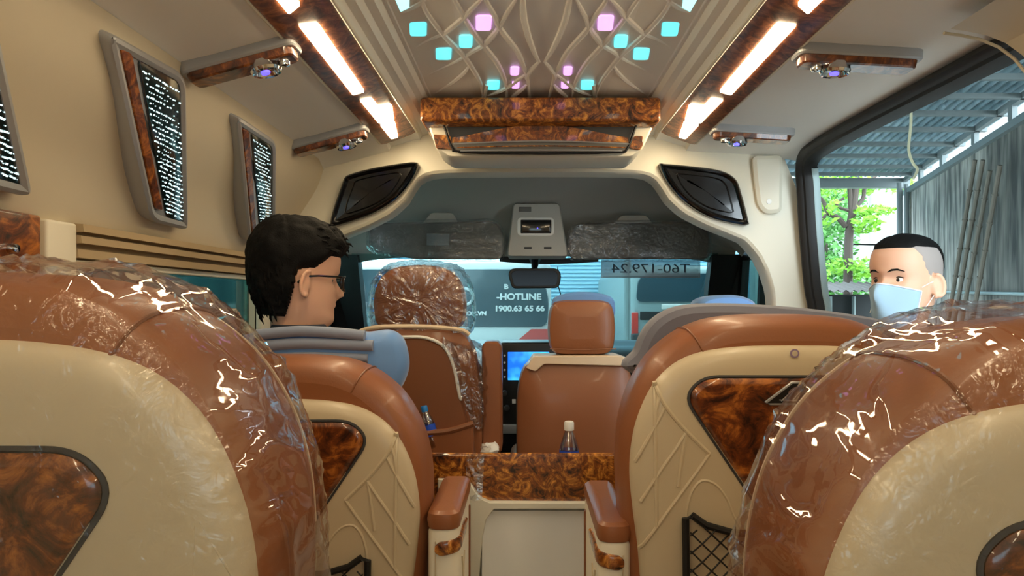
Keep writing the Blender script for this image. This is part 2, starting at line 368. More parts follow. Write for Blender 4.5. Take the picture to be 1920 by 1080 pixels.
# B-pillar partition with the rounded cut-out towards the cab
half = [(.86, -1.15), (.86, -.5), (.86, -.07), (.85, .046), (.83, .11), (.80, .17), (.754, .225), (.69, .252), (.61, .283), (.53, .325), (.48, .37), (.455, .41), (.435, .44), (.40, .462), (.34, .470), (.2, .472), (0, .473)]
inner = [Vector(p) for p in half]; inner = inner+[Vector((-p.x, p.y)) for p in reversed(inner[:-1])]
inner = [Vector((-p.x, p.y)) for p in inner]
outer = [Vector(p) for p in [(-.95, -1.15), (-.95, -.5), (-.95, 0), (-.93, .153), (-.78, .49), (-.535, .56), (-.42, .62), (-.355, .65), (0, .66), (.355, .65), (.42, .62), (.535, .56), (.88, .535), (.935, .40), (.96, .1), (.985, -.1), (1.0, -.5), (1.0, -1.15)]]
N = 160
def z_of(p): return p
ii = resample(inner, N); oo = resample(outer, N)
wf = MB(); rows = []
for k, (off, y) in enumerate([(None, YF), (.30, YF-.012), (.0, YF-.015), (-.010, YF-.008), (-.016, YF+.01), (-.016, YF+.07)]):
    row = []
    for i in range(N):
        a, b = ii[i], oo[i]
        if off is None: p = b
        elif off > 0: p = b.lerp(a, .8)
        else: p = a+(a-b).normalized()*(-off) if False else a+(b-a).normalized()*off*-1*-1
        row.append(E(p.x, p.y, y))
    rows.append(row)
wf.grid(rows)
struct(wf, 'wall_front', M['panelw'])
# piping line round the cut-out
# seat belt cover on the right pillar
bc = thing('belt_cover', 'cream moulded belt anchor cover on the pillar right of the speaker', 'cover', P(1440, 400, 2.47))
ol = [P(x, y, 2.47) for x, y in [(1412, 292), (1468, 290), (1467, 398), (1436, 401), (1422, 385), (1416, 340)]]
loft(round_poly([(p.x, p.z) for p in ol], .02), [(0, 2.49), (0, 2.476), (.010, 2.470), ('s', .96, 2.469)]).build('cover_shell', M['panelw'], bc, world=True)
c = P(1441, 378, 2.472); MB().lathe([(0, -.006), (.009, -.006), (.011, 0)], (c.x, c.y, c.z), 16, 'Y').build('screw_cap', M['white'], bc, world=True)
def speaker(pts, label):
    t = thing('speaker', label, 'speaker', P(sum(p[0] for p in pts)/len(pts), sum(p[1] for p in pts)/len(pts), 2.47), group=None)
    ol = [P(x, y, 2.46) for x, y in pts]; o2 = resample(catmull([(p.x, p.z) for p in ol], 8, True), 70, True)
    loft(o2, [(0, 2.49), (0, 2.467), (.004, 2.455), (.010, 2.450), (.016, 2.458), (.02, 2.462), ('s', .5, 2.464), ('s', .05, 2.464)]).build('speaker_panel', M['gloss'], t, world=True)
    c = sum((Vector(p) for p in o2), Vector((0, 0)))/len(o2)
    r3 = [Vector(((p[0]-c.x)*.62+c.x, 2.457, (p[1]-c.y)*.62+c.y)) for p in o2]
    MB().tube(r3, .0015, 6, closed=True).build('grille_rim', M['gloss'], t, world=True)
    w = o2[40]; q = max(o2, key=lambda p: abs(p[0])*1.0 - p[1]*1.0)
    return t
SPL = [(642, 340), (650, 328), (690, 316), (740, 307), (778, 303), (784, 312), (766, 344), (740, 374), (700, 399), (655, 416), (622, 425), (618, 416), (626, 385)]
SPR = [(1236, 308), (1244, 306), (1300, 311), (1352, 319), (1380, 335), (1392, 365), (1404, 412), (1403, 422), (1380, 420), (1330, 406), (1285, 378), (1255, 345)]
speaker(SPL, 'glossy black corner speaker panel above the seated man'); speaker(SPR, 'glossy black corner speaker panel beside the open doorway')

# window on the left with blind, rails and tinted glass
struct(MB().box(XL-.03, XL-.024, WY0, WY1, CZ+ZB, CZ+ZT), 'window_1', M['tint'])
bt = thing('window_blind', 'beige pleated blind rolled half up over the left side window', 'blind', (XL, (WY0+WY1)/2, CZ+.1))
bl = MB(); rows = []
for z, dx in [(.150, .004), (.148, .030), (.128, .032), (.126, .012), (.120, .012), (.118, .026), (.098, .028), (.096, .008), (.085, .006), (.083, .020), (.060, .022), (.058, .002), (.050, .0)]:
    z = .15-(.15-z)*.74; rows.append([E(XL+dx, z, WY0+.0), E(XL+dx, z, WY1)])
bl.grid(rows); 
for y in (WY0, WY1): bl.add([r[0] if y == WY0 else r[1] for r in rows], [tuple(range(len(rows)))])
bl.build('blind_pleats', M['beige'], bt, world=True)
MB().rbox(XL-.004, XL+.012, WY0, WY1, CZ+.066, CZ+.080, .003).build('bottom_rail', M['panelw'], bt, world=True)
struct(MB().rbox(XL-.01, XL+.02, WY0-.085, WY0, CZ+ZB, CZ+ZT-.004, .006), 'trim_3', M['panelw'])
struct(MB().rbox(XL-.01, XL+.02, WY1, WY1+.09, CZ+ZB, CZ+ZT-.004, .006), 'trim_4', M['panelw'])
wp = thing('wood_wall_panel', 'burl wood panel with a silver knob at the left picture edge', 'panel', (XL+.01, 1.0, CZ))
MB().rbox(XL-.002, XL+.024, .62, 1.235, CZ-.22, CZ+.152, .006).build('panel_board', M['burl'], wp, world=True)
c = on_plane(18, 466, (XL+.024, 0, 0), Vector((1, 0, 0)))
MB().lathe([(0, .014), (.007, .013), (.009, .008), (.009, 0)], tuple(c), 16, 'X').build('knob', M['chrome'], wp, world=True)

# wall lamps on the leaning upper wall
pl0 = E(-.765, .498, 0)
pn = Vector((.345, 0, -.145)).normalized()
pl0 = E(-.80, .40, 0); pn = Vector((.255, 0, -.12)).normalized()
def wl_pt(px, py, off=0):
    return on_plane(px, py, pl0+pn*off*1.0, pn)
def lamp_frame():                                     # 2D frame in the wall plane: u along Y, v up the wall
    u = Vector((0, 1, 0)); v = pn.cross(u); 
    if v.z < 0: v = -v
    return u, v
U_, V_ = lamp_frame()
def to2(p): d = p-pl0; return Vector((d.dot(U_), d.dot(V_)))
def from2(q, h): return pl0+U_*q.x+V_*q.y+pn*h
def plate(mb, ol2, stages):
    ns = normals2(ol2); c = sum(ol2, Vector((0, 0)))/len(ol2); b = len(mb.v); n = len(ol2)
    mb.grid([[from2(p-nn*i, h) for p, nn in zip(ol2, ns)] for i, h in stages], True)
    mb.f.append(tuple(b+(len(stages)-1)*n+k for k in range(n))); mb.f.append(tuple(b+k for k in range(n))[::-1])
    return mb
def wall_lamp(outer, wood, gls, label, seed, shift=0):
    rnd = random.Random(seed)
    O = [to2(wl_pt(*p)) for p in outer]; Wd = [to2(wl_pt(*p)) for p in wood]; G = [to2(wl_pt(*p)) for p in gls]
    for L_ in (O, Wd, G):
        for p in L_: p.x += shift
    c = sum(O, Vector((0, 0)))/len(O)
    t = thing('wall_light', label, 'light', from2(c, 0), group=None)
    plate(MB(), round_poly(O, .035, 6), [(0, -.02), (0, .012), (.003, .018), (.010, .021), (.018, .018), (.020, .014)]).build('frame', M['silver'], t, world=True)
    plate(MB(), round_poly(Wd, .012, 4), [(0, .010), (0, .018), (.002, .020)]).build('wood_strip', M['burl'], t, world=True)
    g = plate(MB(), round_poly(G, .016, 4), [(0, .010), (0, .0155), (.002, .0165)]).build('mirror_glass', M['ledglass'], t, world=True)
    # rows of small diodes
    mb = MB(); R_ = 28; C_ = 14
    for i in range(R_):
        v = .05+.90*(i/(R_-1))
        for j in range(C_):
            w = .08+.80*(j/(C_-1))
            if rnd.random() < .10 + (.35 if v < .3 and w > .6 else 0) + (.25 if i % 4 == 1 and v < .5 else 0): continue
            a = G[0].lerp(G[3], v); b = G[1].lerp(G[2], v); p = a.lerp(b, w+.02*(i % 3))+Vector((rnd.uniform(-.002, .002), rnd.uniform(-.0012, .0012)-.006*w))
            s = .0034*rnd.uniform(.55, 1.25); s2 = s*.42
            if (i % 2): s *= .72
            mb.add([from2(p+Vector((x*s, y*s2)), .0172) for x, y in ((-1, -1), (1, -1), (1, 1), (-1, 1))], [(0, 1, 2, 3)])
    e = mb.build('led_dots', M['led'], g, world=True); e['kind'] = 'stuff'
    return t
wall_lamp([(182, 48), (335, 135), (342, 428), (268, 410)], [(206, 82), (230, 90), (292, 388), (277, 386)], [(243, 104), (331, 150), (336, 414), (300, 402)], 'silver framed wall light with dotted glass, the largest fully seen, left wall', 3)
wall_lamp([(430, 208), (508, 260), (508, 440), (456, 452)], [(441, 234), (455, 240), (472, 446), (464, 444)], [(460, 244), (502, 268), (502, 436), (480, 442)], 'silver framed wall light with dotted glass partly behind the seated man', 5)
wall_lamp([(182, 48), (335, 135), (342, 428), (268, 410)], [(206, 82), (230, 90), (292, 388), (277, 386)], [(243, 104), (331, 150), (336, 414), (300, 402)], 'silver framed wall light cut off by the left picture edge', 9, shift=-.545)

# ceiling panel with raised wavy ribs and coloured lights
ZP = CZ+.655
def cpt(zx, zy, dz=0):                                  # point of the middle ceiling from the enlarged crop
    px, py = 640+zx/3, zy/3
    Y = (ZP-CZ)*F/(564-py); return Vector((CX+(px-985)*Y/F, Y, ZP-dz))
pan = thing('ceiling_panel', 'raised middle ceiling panel with wavy ribs and coloured lights', 'ceiling panel', (0, 1.0, ZP))
pb = MB(); pb.rbox(-.35, .35, YB+.02, 2.32, ZP-.002, ZP+.012, .003); pb.build('panel_board', M['relief'], pan, world=True)
RIBS = [
 [(430, -60), (455, 0), (480, 60), (560, 170), (640, 255), (690, 310), (750, 400), (785, 470), (800, 545)],
 [(600, -60), (640, 0), (690, 90), (740, 170), (800, 250), (870, 340), (910, 420), (925, 480), (930, 545)],
 [(800, -60), (815, 0), (860, 80), (890, 150), (940, 215), (990, 285), (1025, 370), (1045, 430), (1058, 545)],
 [(1018, -60), (1020, 0), (1028, 100), (1055, 210), (1085, 290), (1112, 342)],
 [(1112, 342), (1050, 405), (1040, 440)],
 [(990, -20), (950, 40), (905, 110), (880, 160), (840, 205), (795, 250), (735, 285), (690, 315), (600, 360), (490, 408)],
 [(800, -20), (740, 35), (690, 90), (630, 140), (575, 180), (490, 215), (405, 262)],
 [(660, -20), (620, -60)], [(470, -10), (400, 30), (330, 62)],
 [(722, 365), (690, 405), (620, 460), (500, 532)],
 [(1040, 410), (985, 450), (925, 490), (880, 512), (828, 532)],
 [(1045, 470), (1000, 510), (960, 540)],
 [(1112, 342), (1115, 420), (1112, 545)] if False else [(820, 470), (800, 545)],
]
rb = MB()
def ripple(poly, mir, mirY):
    pts = [cpt(x, y) for x, y in poly]
    pts = catmull(pts, 6) if len(pts) > 2 else pts
    n = len(pts); q = []
    for p in pts:
        x = -p.x if mir else p.x; y = 2*1.44-p.y if mirY else p.y
        q.append(Vector((x, y, ZP-.0015)))
    r = [.0085*(.45+.55*math.sin(PI*min(max((i+.5)/n, .06), .94))) for i in range(n)]
    rb.tube(q, r, 8)
for poly in RIBS:
    if len(poly) < 2: continue
    for mir in (0, 1):
        for my in (0, 1): ripple([(x+(8 if False else 0), y) for x, y in poly], mir, my)
# straight raised borders
for s in (-1, 1): rb.tube([(s*.345, YB+.03, ZP-.002), (s*.345, 2.25, ZP-.002)], .006, 8)
# centre correction: crop centre (1115) is the middle of the van
rb.build('wave_ribs', M['relief'], pan, world=True)
LEDS = [(330, 4, 'cyanh', .020, .042), (432, 152, 'cyan', .020, .042), (575, 293, 'cyan', .020, .042), (700, 224, 'cyan', .016, .040), (855, 471, 'cyan', .018, .042), (800, 120, 'pink', .018, .042), (975, 391, 'pink', .012, .034), (980, 470, 'pink', .011, .032)]
for k, (zx, zy, mm, w, d) in enumerate(LEDS):
    for mir in (0, 1):
        for my in (0, 1):
            p = cpt(zx, zy); x = -p.x if mir else p.x; y = 2*1.44-p.y if my else p.y
            if my and y > 1.5: continue
            sh = .85*x/y
            o2 = round_poly([(x-w+ (d*sh), y+d), (x-w-(d*sh), y-d), (x+w-(d*sh), y-d), (x+w+(d*sh), y+d)], .010, 4)
            mb = MB(); n = len(o2)
            mb.prism([Vector((q.x, q.y, ZP-.006)) for q in o2], (0, 0, .006))
            mb.build('led_lens', M[mm], pan, world=True)

# lamp strips (burl wood trims with warm lamps) left and right
def strip_pt(px, py):
    n = Vector((.04, 0, -.115)) ; n = Vector((-.04, 0, .115)).cross(Vector((0, 1, 0)))
    n = Vector((.025, 0, -.09)).normalized()
    return on_plane(px, py, E(-.535, .556, 0), n)
def lamp_strip(s, label):
    t = thing('ceiling_light_strip', label, 'light strip', (s*.48, .6, CZ+.575))
    a0, a1 = Vector((-.548, .548)), Vector((-.432, .590))
    L2 = catmull([a0+Vector((-.004, .02)), a0, a0.lerp(a1, .5)+Vector((.002, -.003)), a1, a1+Vector((.006, .02))], 3)
    mb = MB(); ends = []
    for y in (YB+.05, 2.43): ends.append([E(p.x*-s, p.y, y) for p in L2])
    mb.grid(ends)
    for e_ in ends: mb.add(e_, [tuple(range(len(e_)))])
    mb.build('wood_trim', M['burl3'], t, world=True)
    for (x, z) in ((a0.x-.006, a0.y+.004), (a1.x+.008, a1.y+.002)):
        MB().tube([E(x*-s, z, YB+.05), E(x*-s, z, 2.43)], .005, 8).build('edge_bead', M['panelw'], t, world=True)
    polys = [[(560, 42), (597, 42), (683, 168), (662, 174)], [(675, 184), (698, 183), (709, 198), (735, 198), (743, 229), (714, 232)], [(718, 237), (745, 234), (757, 268), (745, 271)]]
    w3 = [[strip_pt(*p) for p in poly] for poly in polys]
    ymid = (w3[0][0].y+w3[0][2].y)/2
    def put(pts, dy, flip):
        q = []
        for p in pts:
            y = p.y if p.y < 2.1 else 2.1+(p.y-2.1)*.72
            if flip: y = 2*ymid-y
            q.append(Vector((p.x*-s if s > 0 else p.x, y+dy, p.z-.007)))
        n_ = Vector((0, 0, .012))
        rp = round_poly(q, .006, 3)
        MB().prism(rp, n_).build('lamp_lens', M['lamp'], t, world=True)
    for dy in (0, -1.25, -2.4):
        put(w3[0], dy, False)
        if dy == 0 or dy == -1.25:
            for w in w3[1:]: put(w, dy, True)
        if dy == 0:
            for w in w3[1:]: put(w, dy, False)
    return t
lamp_strip(-1, 'burl wood ceiling strip with warm lamps, seated man side'); lamp_strip(1, 'burl wood ceiling strip with warm lamps, open door side')

# air vents on the soffits
def vent(s, x, y, z, label, L=.25, first=True):
    ang = math.atan2(.045, .165) if s < 0 else -math.atan2(.02, .35)
    t = thing('air_vent', label, 'air vent', (x, y, z), group=None, ry=-ang)
    w = .036
    k = 1 if s < 0 else -1
    ol = round_poly([(-L/2, -w), (L/2, -w), (L/2-.0, w), (-L/2, w)], .02, 5)
    Fm = Matrix(((1, 0, 0, 0), (0, 0, 1, 0), (0, 1, 0, 0), (0, 0, 0, 1)))       # loft's y becomes z
    loft(ol, [(0, .006), (0, -.016), (.003, -.020), (.006, -.020)], frame=Fm).build('housing', M['silver'], t)
    ol2 = round_poly([(-L/2+.014, -w+.012), (L/2-.014, -w+.010), (L/2-.014, w-.010), (-L/2+.014, w-.012)], .014, 4)
    loft(ol2, [(-.006, -.018), (-.003, -.034), (.001, -.037)], frame=Fm).build('wood_inlay', M['burl'], t)
    cx = k*.045
    MB().lathe([(.030, -.030), (.033, -.046), (.030, -.052), (.026, -.050), (.022, -.042), (.006, -.040), (.006, -.052), (0, -.053)], (cx, 0, 0), 24).build('nozzle', M['chrome'], t)
    MB().lathe([(0, -.0545), (.009, -.0545), (.010, -.050)], (cx-.002, -.004, 0), 16).build('blue_light', M['blueled'], t)
    MB().lathe([(0, -.050), (.010, -.048), (.012, -.042), (.012, -.034)], (cx+k*.042, -.002, 0), 16).build('button', M['chrome'], t)
    return t
vent(-1, -.655, 1.485, CZ+.526, 'silver air vent with wood inlay, nearer one beside the large wall light')
vent(-1, -.665, 2.19, CZ+.522, 'silver air vent with wood inlay above the far left wall light')
vent(1, .685, 1.53, CZ+.549, 'silver air vent with wood inlay, nearer one above the doorway', .27)
vent(1, .68, 2.22, CZ+.549, 'silver air vent with wood inlay above the far end of the doorway', .26)

# air conditioner / monitor housing under the ceiling
ac = thing('overhead_unit', 'burl wood fronted overhead air unit across the front of the ceiling', 'air unit', (0.05, 2.2, CZ+.47))
def hx(px, Y): return CX+(px-985)*Y/F
def hz(py, Y): return CZ+(564-py)*Y/F
YA = 2.14
ol = round_poly([(hx(787, YA), hz(227, YA)), (hx(787, YA), hz(181, YA)), (hx(1240, YA), hz(181, YA)), (hx(1240, YA), hz(227, YA))], .014, 4)
loft(ol, [(0, 2.36), (0, YA+.01), (.003, YA+.003), (.008, YA)]).build('wood_board', M['burl2'], ac, world=True)
YA2 = 2.22
def trap(pts, Y): return [(hx(x, Y), hz(y, Y)) for x, y in pts]
loft(round_poly(trap([(798, 222), (1232, 222), (1205, 280), (1185, 296), (842, 296), (818, 280)], YA2), .012, 4), [(0, 2.4), (0, YA2+.01), (.006, YA2)]).build('lower_body', M['panelw'], ac, world=True)
for pts in ([(811, 251), (845, 253), (850, 280), (818, 278)], [(1180, 278), (1184, 262), (1190, 254), (1206, 254), (1206, 272), (1200, 281)]):
    loft(round_poly(trap(pts, YA2-.01), .006, 3), [(0, YA2+.02), (0, YA2-.006), (.002, YA2-.009)]).build('wood_end', M['burl2'], ac, world=True)
loft(round_poly(trap([(832, 224), (1194, 224), (1178, 272), (848, 272)], YA2), .006, 3), [(0, YA2+.02), (0, YA2-.006), (.003, YA2-.009)]).build('folded_screen', M['darkgrey'], ac, world=True)
arch = [(848, 272)]+[(848+330*t, 258-24*math.sin(PI*t)**1.3) for t in [i/20 for i in range(21)]]+[(1178, 272)]
a2 = trap(arch, YA2-.012)
loft(a2, [(0, YA2), (0, YA2-.014), (.0012, YA2-.017)]).build('wood_arch', M['burl2'], ac, world=True)
lip = [(846, 272)]+[(846+334*t, 268-3*math.sin(PI*t)) for t in [i/16 for i in range(17)]]+[(1180, 272), (1172, 286), (860, 286)]
loft(trap(lip, YA2-.012), [(0, YA2), (0, YA2-.016), (.002, YA2-.02)]).build('lower_lip', M['visor'], ac, world=True)
for dy_ in (-2, 5, 11):
    MB().tube([P(852+dy_, 272+dy_-3*math.sin(0), YA2-.034)]+[P(852+dy_+(326-2*dy_)*t, 272+dy_-(5-dy_*.3)*math.sin(PI*t), YA2-.034) for t in [i/12 for i in range(1, 13)]], .002, 6).build('trim_line', M['silver'] if dy_ != 5 else M['burl2'], ac, world=True)
for a, b, c_ in (((829, 226), (845, 272), (852, 284)), ((1196, 226), (1180, 272), (1172, 285))):
    MB().tube([P(*a, YA2-.02), P(*b, YA2-.02), P(*c_, YA2-.02)], .004, 8).build('black_edge', M['black'], ac, world=True)
MB().tube([P(848, 283, YA2-.022), P(900, 287, YA2-.022), P(1010, 288, YA2-.022), P(1120, 287, YA2-.022), P(1174, 284, YA2-.022)], .0035, 8).build('black_slot', M['black'], ac, world=True)

# ------------------------------------------------------------------ doorway seal
sd = MB()
path = [P(1925, 48, 1.37)]
zt = .524
pts = [E(.905, .523, DY0-.03), E(.905, .524, 1.6), E(.905, .526, 2.0), E(.906, .522, 2.30), E(.912, .505, 2.40), E(.922, .465, 2.45), E(.932, .40, 2.465), E(.945, .25, 2.475), E(.965, .05, 2.48), E(.985, -.1, 2.48), E(1.0, -.6, 2.48), E(1.0, -1.12, 2.48)]
pts = catmull(pts, 5)
seal = MB(); rows = []
for i, p in enumerate(pts):
    t = (pts[min(i+1, len(pts)-1)]-pts[max(i-1, 0)]).normalized(); o_ = Vector((0, -t.z, t.y)) if abs(t.y)+abs(t.z) > 0 else Vector((0,0,1))
    # inward normal in the doorway plane points down / back
    row = []
    for a, b in ((0, -.014), (-.012, -.016), (-.020, -.010), (-.024, .002), (-.032, .006), (-.038, .022), (-.038, .05), (0, .05)):
        row.append(p+o_*(-a*-1)+Vector((b, 0, 0)))
    rows.append(row)
seal.grid(rows)
ds = thing('door_seal', 'black rubber seal round the open sliding doorway', 'door seal', E(.93, -.6, 2.48))
seal.build('rubber_seal', M['rubber'], ds, world=True)
fl = MB(); rows = []
for i, p in enumerate(pts):
    t = (pts[min(i+1, len(pts)-1)]-pts[max(i-1, 0)]).normalized(); o_ = Vector((0, -t.z, t.y))
    rows.append([p+o_*a+Vector((b, 0, 0)) for a, b in ((-.030, .03), (-.040, .032), (-.042, .04), (-.040, .055), (-.02, .055))])
fl.grid(rows[len(rows)//2-6:]).build('body_flange', M['galv'], ds, world=True)

# ------------------------------------------------------------------ cab: headliner, pillars, windscreen, dashboard
hd = MB()
hp = [(2.52, .50), (2.8, .485), (3.0, .465), (3.12, .445), (3.22, .405), (3.31, .30), (3.36, .215)]
rows = []
for y, z in hp:
    row = []
    for k in range(25):
        u = -1+2*k/24; x = .96*u; dz = -(abs(u)**6)*.20
        row.append(E(x, z+dz*(1 if y < 3.3 else .3), y))
    rows.append(row)
hd.grid(rows)
struct(hd, 'ceiling_cab', M['grey'])
ws = MB(); rows = []
for t in [i/8 for i in range(9)]:
    row = []
    for k in range(17):
        u = -1+2*k/16; row.append(E(.87*u, .225-.50*t, 3.36+.58*t-.10*abs(u)**2.2+.03))
    rows.append(row)
struct(ws.grid(rows), 'window_2', M['screen'])
band = MB()
band.grid([[E(x*1.0, .222-.02*max(0, 1-abs(x-.07)/.2)**.5, 3.365) for x in [-.17+.48*i/20 for i in range(21)]], [E(-.17+.48*i/20, .19-.012*math.sin(PI*i/20), 3.37) for i in range(21)]])
struct(band, 'trim_5', M['black'])
for s, nm in ((-1, 'trim_6'), (1, 'trim_7')):
    pil = MB()
    pil.prism([E(s*.845, .22, 3.30), E(s*.99, .22, 3.30), E(s*1.0, -.6, 3.55), E(s*.86, -.6, 3.7)], (0, .08, 0))
    struct(pil, nm, M['black'])
for s, nm in ((-1, 'wall_cab_left'), (1, 'wall_cab_right')):
    cw = MB()
    cw.box(min(s*.985, s*1.02), max(s*.985, s*1.02), 2.5, 4.0, 0, CZ-.25)
    # window frame bars
    cw.prism([E(s*.985, .30, 2.52), E(s*.985, .30, 3.35), E(s*.985, .19, 3.35), E(s*.985, .20, 2.52)], (s*.035, 0, 0))
    for y0, y1, w in ((2.66, 2.70, .05), (3.02, 3.10, .03), (3.30, 3.40, .06)):
        cw.prism([E(s*.983, .25, y0-w/2), E(s*.983, .25, y0+w/2), E(s*.983, -.26, y1+w/2), E(s*.983, -.26, y1-w/2)], (s*.035, 0, 0))
    struct(cw, nm, M['black'])
    struct(MB().prism([E(s*1.0, .22, 2.52), E(s*1.0, .22, 3.35), E(s*1.0, -.26, 3.5), E(s*1.0, -.26, 2.52)], (s*.005, 0, 0)), 'window_3' if s < 0 else 'window_4', M['screen'])
# dashboard
da = thing('dashboard', 'black dashboard with centre stack under the windscreen', 'dashboard', (0, 3.5, 0))
ol = catmull([(3.28, 0.45), (3.18, .62), (3.20, .78), (3.30, .86), (3.42, .905), (3.6, .915), (3.92, .90), (3.95, .5)], 5)
dm = MB(); dm.grid([[Vector((x, p.x, p.y)) for p in ol] for x in (-.98, -.3, .3, .98)]); 
for x in (-.98, .98): dm.add([Vector((x, p.x, p.y)) for p in ol], [tuple(range(len(ol)))])
dm.build('dash_body', M['black'], da, world=True)
MB().rbox(hx(938, 3.12), hx(1060, 3.12), 3.10, 3.32, .35, hz(641, 3.12), .012).build('centre_stack', M['black'], da, world=True)
MB().rbox(hx(952, 3.09), hx(1030, 3.09), 3.09, 3.12, hz(713, 3.09), hz(660, 3.09), .003).build('lit_display', M['lcd'], da, world=True)
for i, y in enumerate((667, 680, 694, 707)):
    for x in (946,):
        c = P(x, y, 3.095); MB().lathe([(0, -.006), (.004, -.005), (.005, .006)], tuple(c), 12, 'Y').build('button', M['white'], da, world=True)
for (x, y) in ((946, 737), (1000, 737), (950, 765), (1010, 765), (975, 742)):
    c = P(x, y, 3.09); MB().lathe([(0, -.02), (.011, -.018), (.013, .01)], tuple(c), 16, 'Y').build('dial', M['darkgrey'], da, world=True)
mb = MB(); 
for k in range(5): mb.rbox(hx(960+k*12, 3.09), hx(967+k*12, 3.09), 3.095, 3.11, hz(757, 3.09), hz(749, 3.09), .001)
mb.build('switch_row', M['white'], da, world=True)
MB().rbox(hx(938, 3.1), hx(1000, 3.1), 3.08, 3.14, hz(812, 3.1), hz(795, 3.1), .004).build('tray_trim', M['silver'], da, world=True)
st = thing('steering_wheel', 'black steering wheel in front of the wrapped driver seat', 'steering wheel', (-.42, 3.0, .72))
Rw = Matrix.Translation((-.42, 3.0, .78)) @ Matrix.Rotation(math.radians(62), 4, 'X')
MB().tube([Rw @ Vector((.19*math.cos(a), .19*math.sin(a), 0)) for a in [2*PI*i/40 for i in range(40)]], .015, 10, closed=True).build('rim', M['black'], st, world=True)
mb = MB(); mb.rbox(-.07, .07, -.06, .05, -.03, .01, .015); mb.rbox(-.18, .18, -.015, .02, -.02, 0, .006); mb.xf(Rw); mb.build('hub', M['darkgrey'], st, world=True)
MB().tube([Rw @ Vector((0, 0, -.02)), (-.42, 3.25, .62)], .035, 12).build('column', M['black'], st, world=True)

# sun visors wrapped in film
def visor(pts, flap, label):
    Y = 3.14; c = P(sum(p[0] for p in pts)/len(pts), sum(p[1] for p in pts)/len(pts), Y)
    t = thing('sun_visor', label, 'sun visor', c)
    ol = resample(round_poly([(hx(x, Y), hz(y, Y)) for x, y in pts], .035, 6), 60, True)
    loft(ol, [(.010, Y+.03), (0, Y+.022), (0, Y+.008), (.008, Y)]).build('visor_pad', M['visor'], t, world=True)
    w = loft(ol, [(-.006, Y+.03), (-.010, Y+.0), (.0, Y-.010), ('s', .8, Y-.012), ('s', .5, Y-.013), ('s', .2, Y-.012)], cap0=False)
    for v in w.v: v += Vector((0, -.006+.016*mnoise.noise(v*11), .006*mnoise.noise(v*9+Vector((3, 3, 3)))))
    w.build('plastic_wrap', M['wrap3'], t, world=True)
    f2 = [(hx(x, Y), hz(y, Y)) for x, y in flap]
    loft(round_poly(f2, .012, 3), [(0, Y+.04), (0, Y+.01), (.003, Y+.006)]).build('hinge_cover', M['grey'], t, world=True)
    return t
v1 = visor([(692, 430), (700, 418), (930, 414), (946, 440), (944, 486), (780, 486), (690, 470)], [(790, 420), (808, 398), (848, 398), (860, 420)], 'grey plastic wrapped sun visor above the driver headrest')
MB().rbox(hx(800, 3.13), hx(842, 3.13), 3.128, 3.136, hz(460, 3.13), hz(438, 3.13), .001).build('care_sticker', M['paper'], v1, world=True)
visor([(1062, 470), (1070, 430), (1090, 418), (1320, 416), (1332, 440), (1330, 486), (1070, 486)], [(1150, 420), (1165, 403), (1212, 403), (1225, 420)], 'grey plastic wrapped sun visor right of the overhead console')
oc = thing('overhead_console', 'grey overhead console with a dark sensor window between the sun visors', 'console', P(1007, 430, 3.1))
Y = 3.10
loft(round_poly([(hx(x, Y), hz(y, Y)) for x, y in [(950, 482), (962, 380), (1050, 380), (1066, 482)]], .02, 4), [(0, Y+.16), (0, Y+.02), (.006, Y)]).build('console_shell', M['grey'], oc, world=True)
MB().rbox(hx(976, Y), hx(1034, Y), Y-.006, Y+.01, hz(438, Y), hz(412, Y), .004).build('sensor_window', M['gloss'], oc, world=True)
loft(round_poly([(hx(x, Y), hz(y, Y)) for x, y in [(970, 442), (970, 408), (1039, 408), (1039, 442)]], .02, 4), [(0, Y+.02), (0, Y-.002), (.004, Y-.004)]).build('window_bezel', M['ceil'], oc, world=True)
MB().rbox(hx(977, Y), hx(1033, Y), Y-.009, Y+.01, hz(437, Y), hz(413, Y), .006).build('dark_lens', M['gloss'], oc, world=True)
MB().lathe([(0, -.004), (.003, -.003), (.003, .002)], tuple(P(1008, 428, Y-.009)), 12, 'Y').build('blue_light', M['blueled'], oc, world=True)
MB().rbox(hx(973, Y), hx(996, Y), Y-.005, Y+.01, hz(397, Y), hz(388, Y), .002).build('switch', M['visor'], oc, world=True)
for x in (983, 1020): MB().rbox(hx(x, Y), hx(x+14, Y), Y-.004, Y+.01, hz(467, Y), hz(463, Y), .001).build('slot', M['darkgrey'], oc, world=True)
rm = thing('rear_view_mirror', 'black rear view mirror hanging at the top of the windscreen', 'mirror', P(1002, 522, 3.2))
Y = 3.2
loft(round_poly([(hx(x, Y), hz(y, Y)) for x, y in [(952, 512), (960, 503), (1045, 503), (1053, 515), (1048, 540), (960, 541)]], .02, 4), [(.012, Y+.03), (0, Y+.02), (0, Y), (.004, Y-.004)]).build('mirror_housing', M['black'], rm, world=True)
loft(round_poly([(hx(x, Y), hz(y, Y)) for x, y in [(958, 513), (965, 507), (1040, 507), (1047, 515), (1043, 536), (964, 537)]], .016, 4), [(0, Y), (0, Y-.005), (.001, Y-.006)]).build('mirror_glass', pmat('mirror_glass', (38, 38, 40), .12, 1), rm, world=True)
MB().tube([P(1002, 508, 3.215), P(1003, 494, 3.28), P(1003, 484, 3.36)], [.012, .018, .03], 10).build('mirror_stalk', M['black'], rm, world=True)
MB().tube([P(1046, 500, 3.3), P(1045, 530, 3.3), P(1050, 548, 3.32), P(1053, 556, 3.34)], .0025, 6).build('cable', M['black'], rm, world=True)
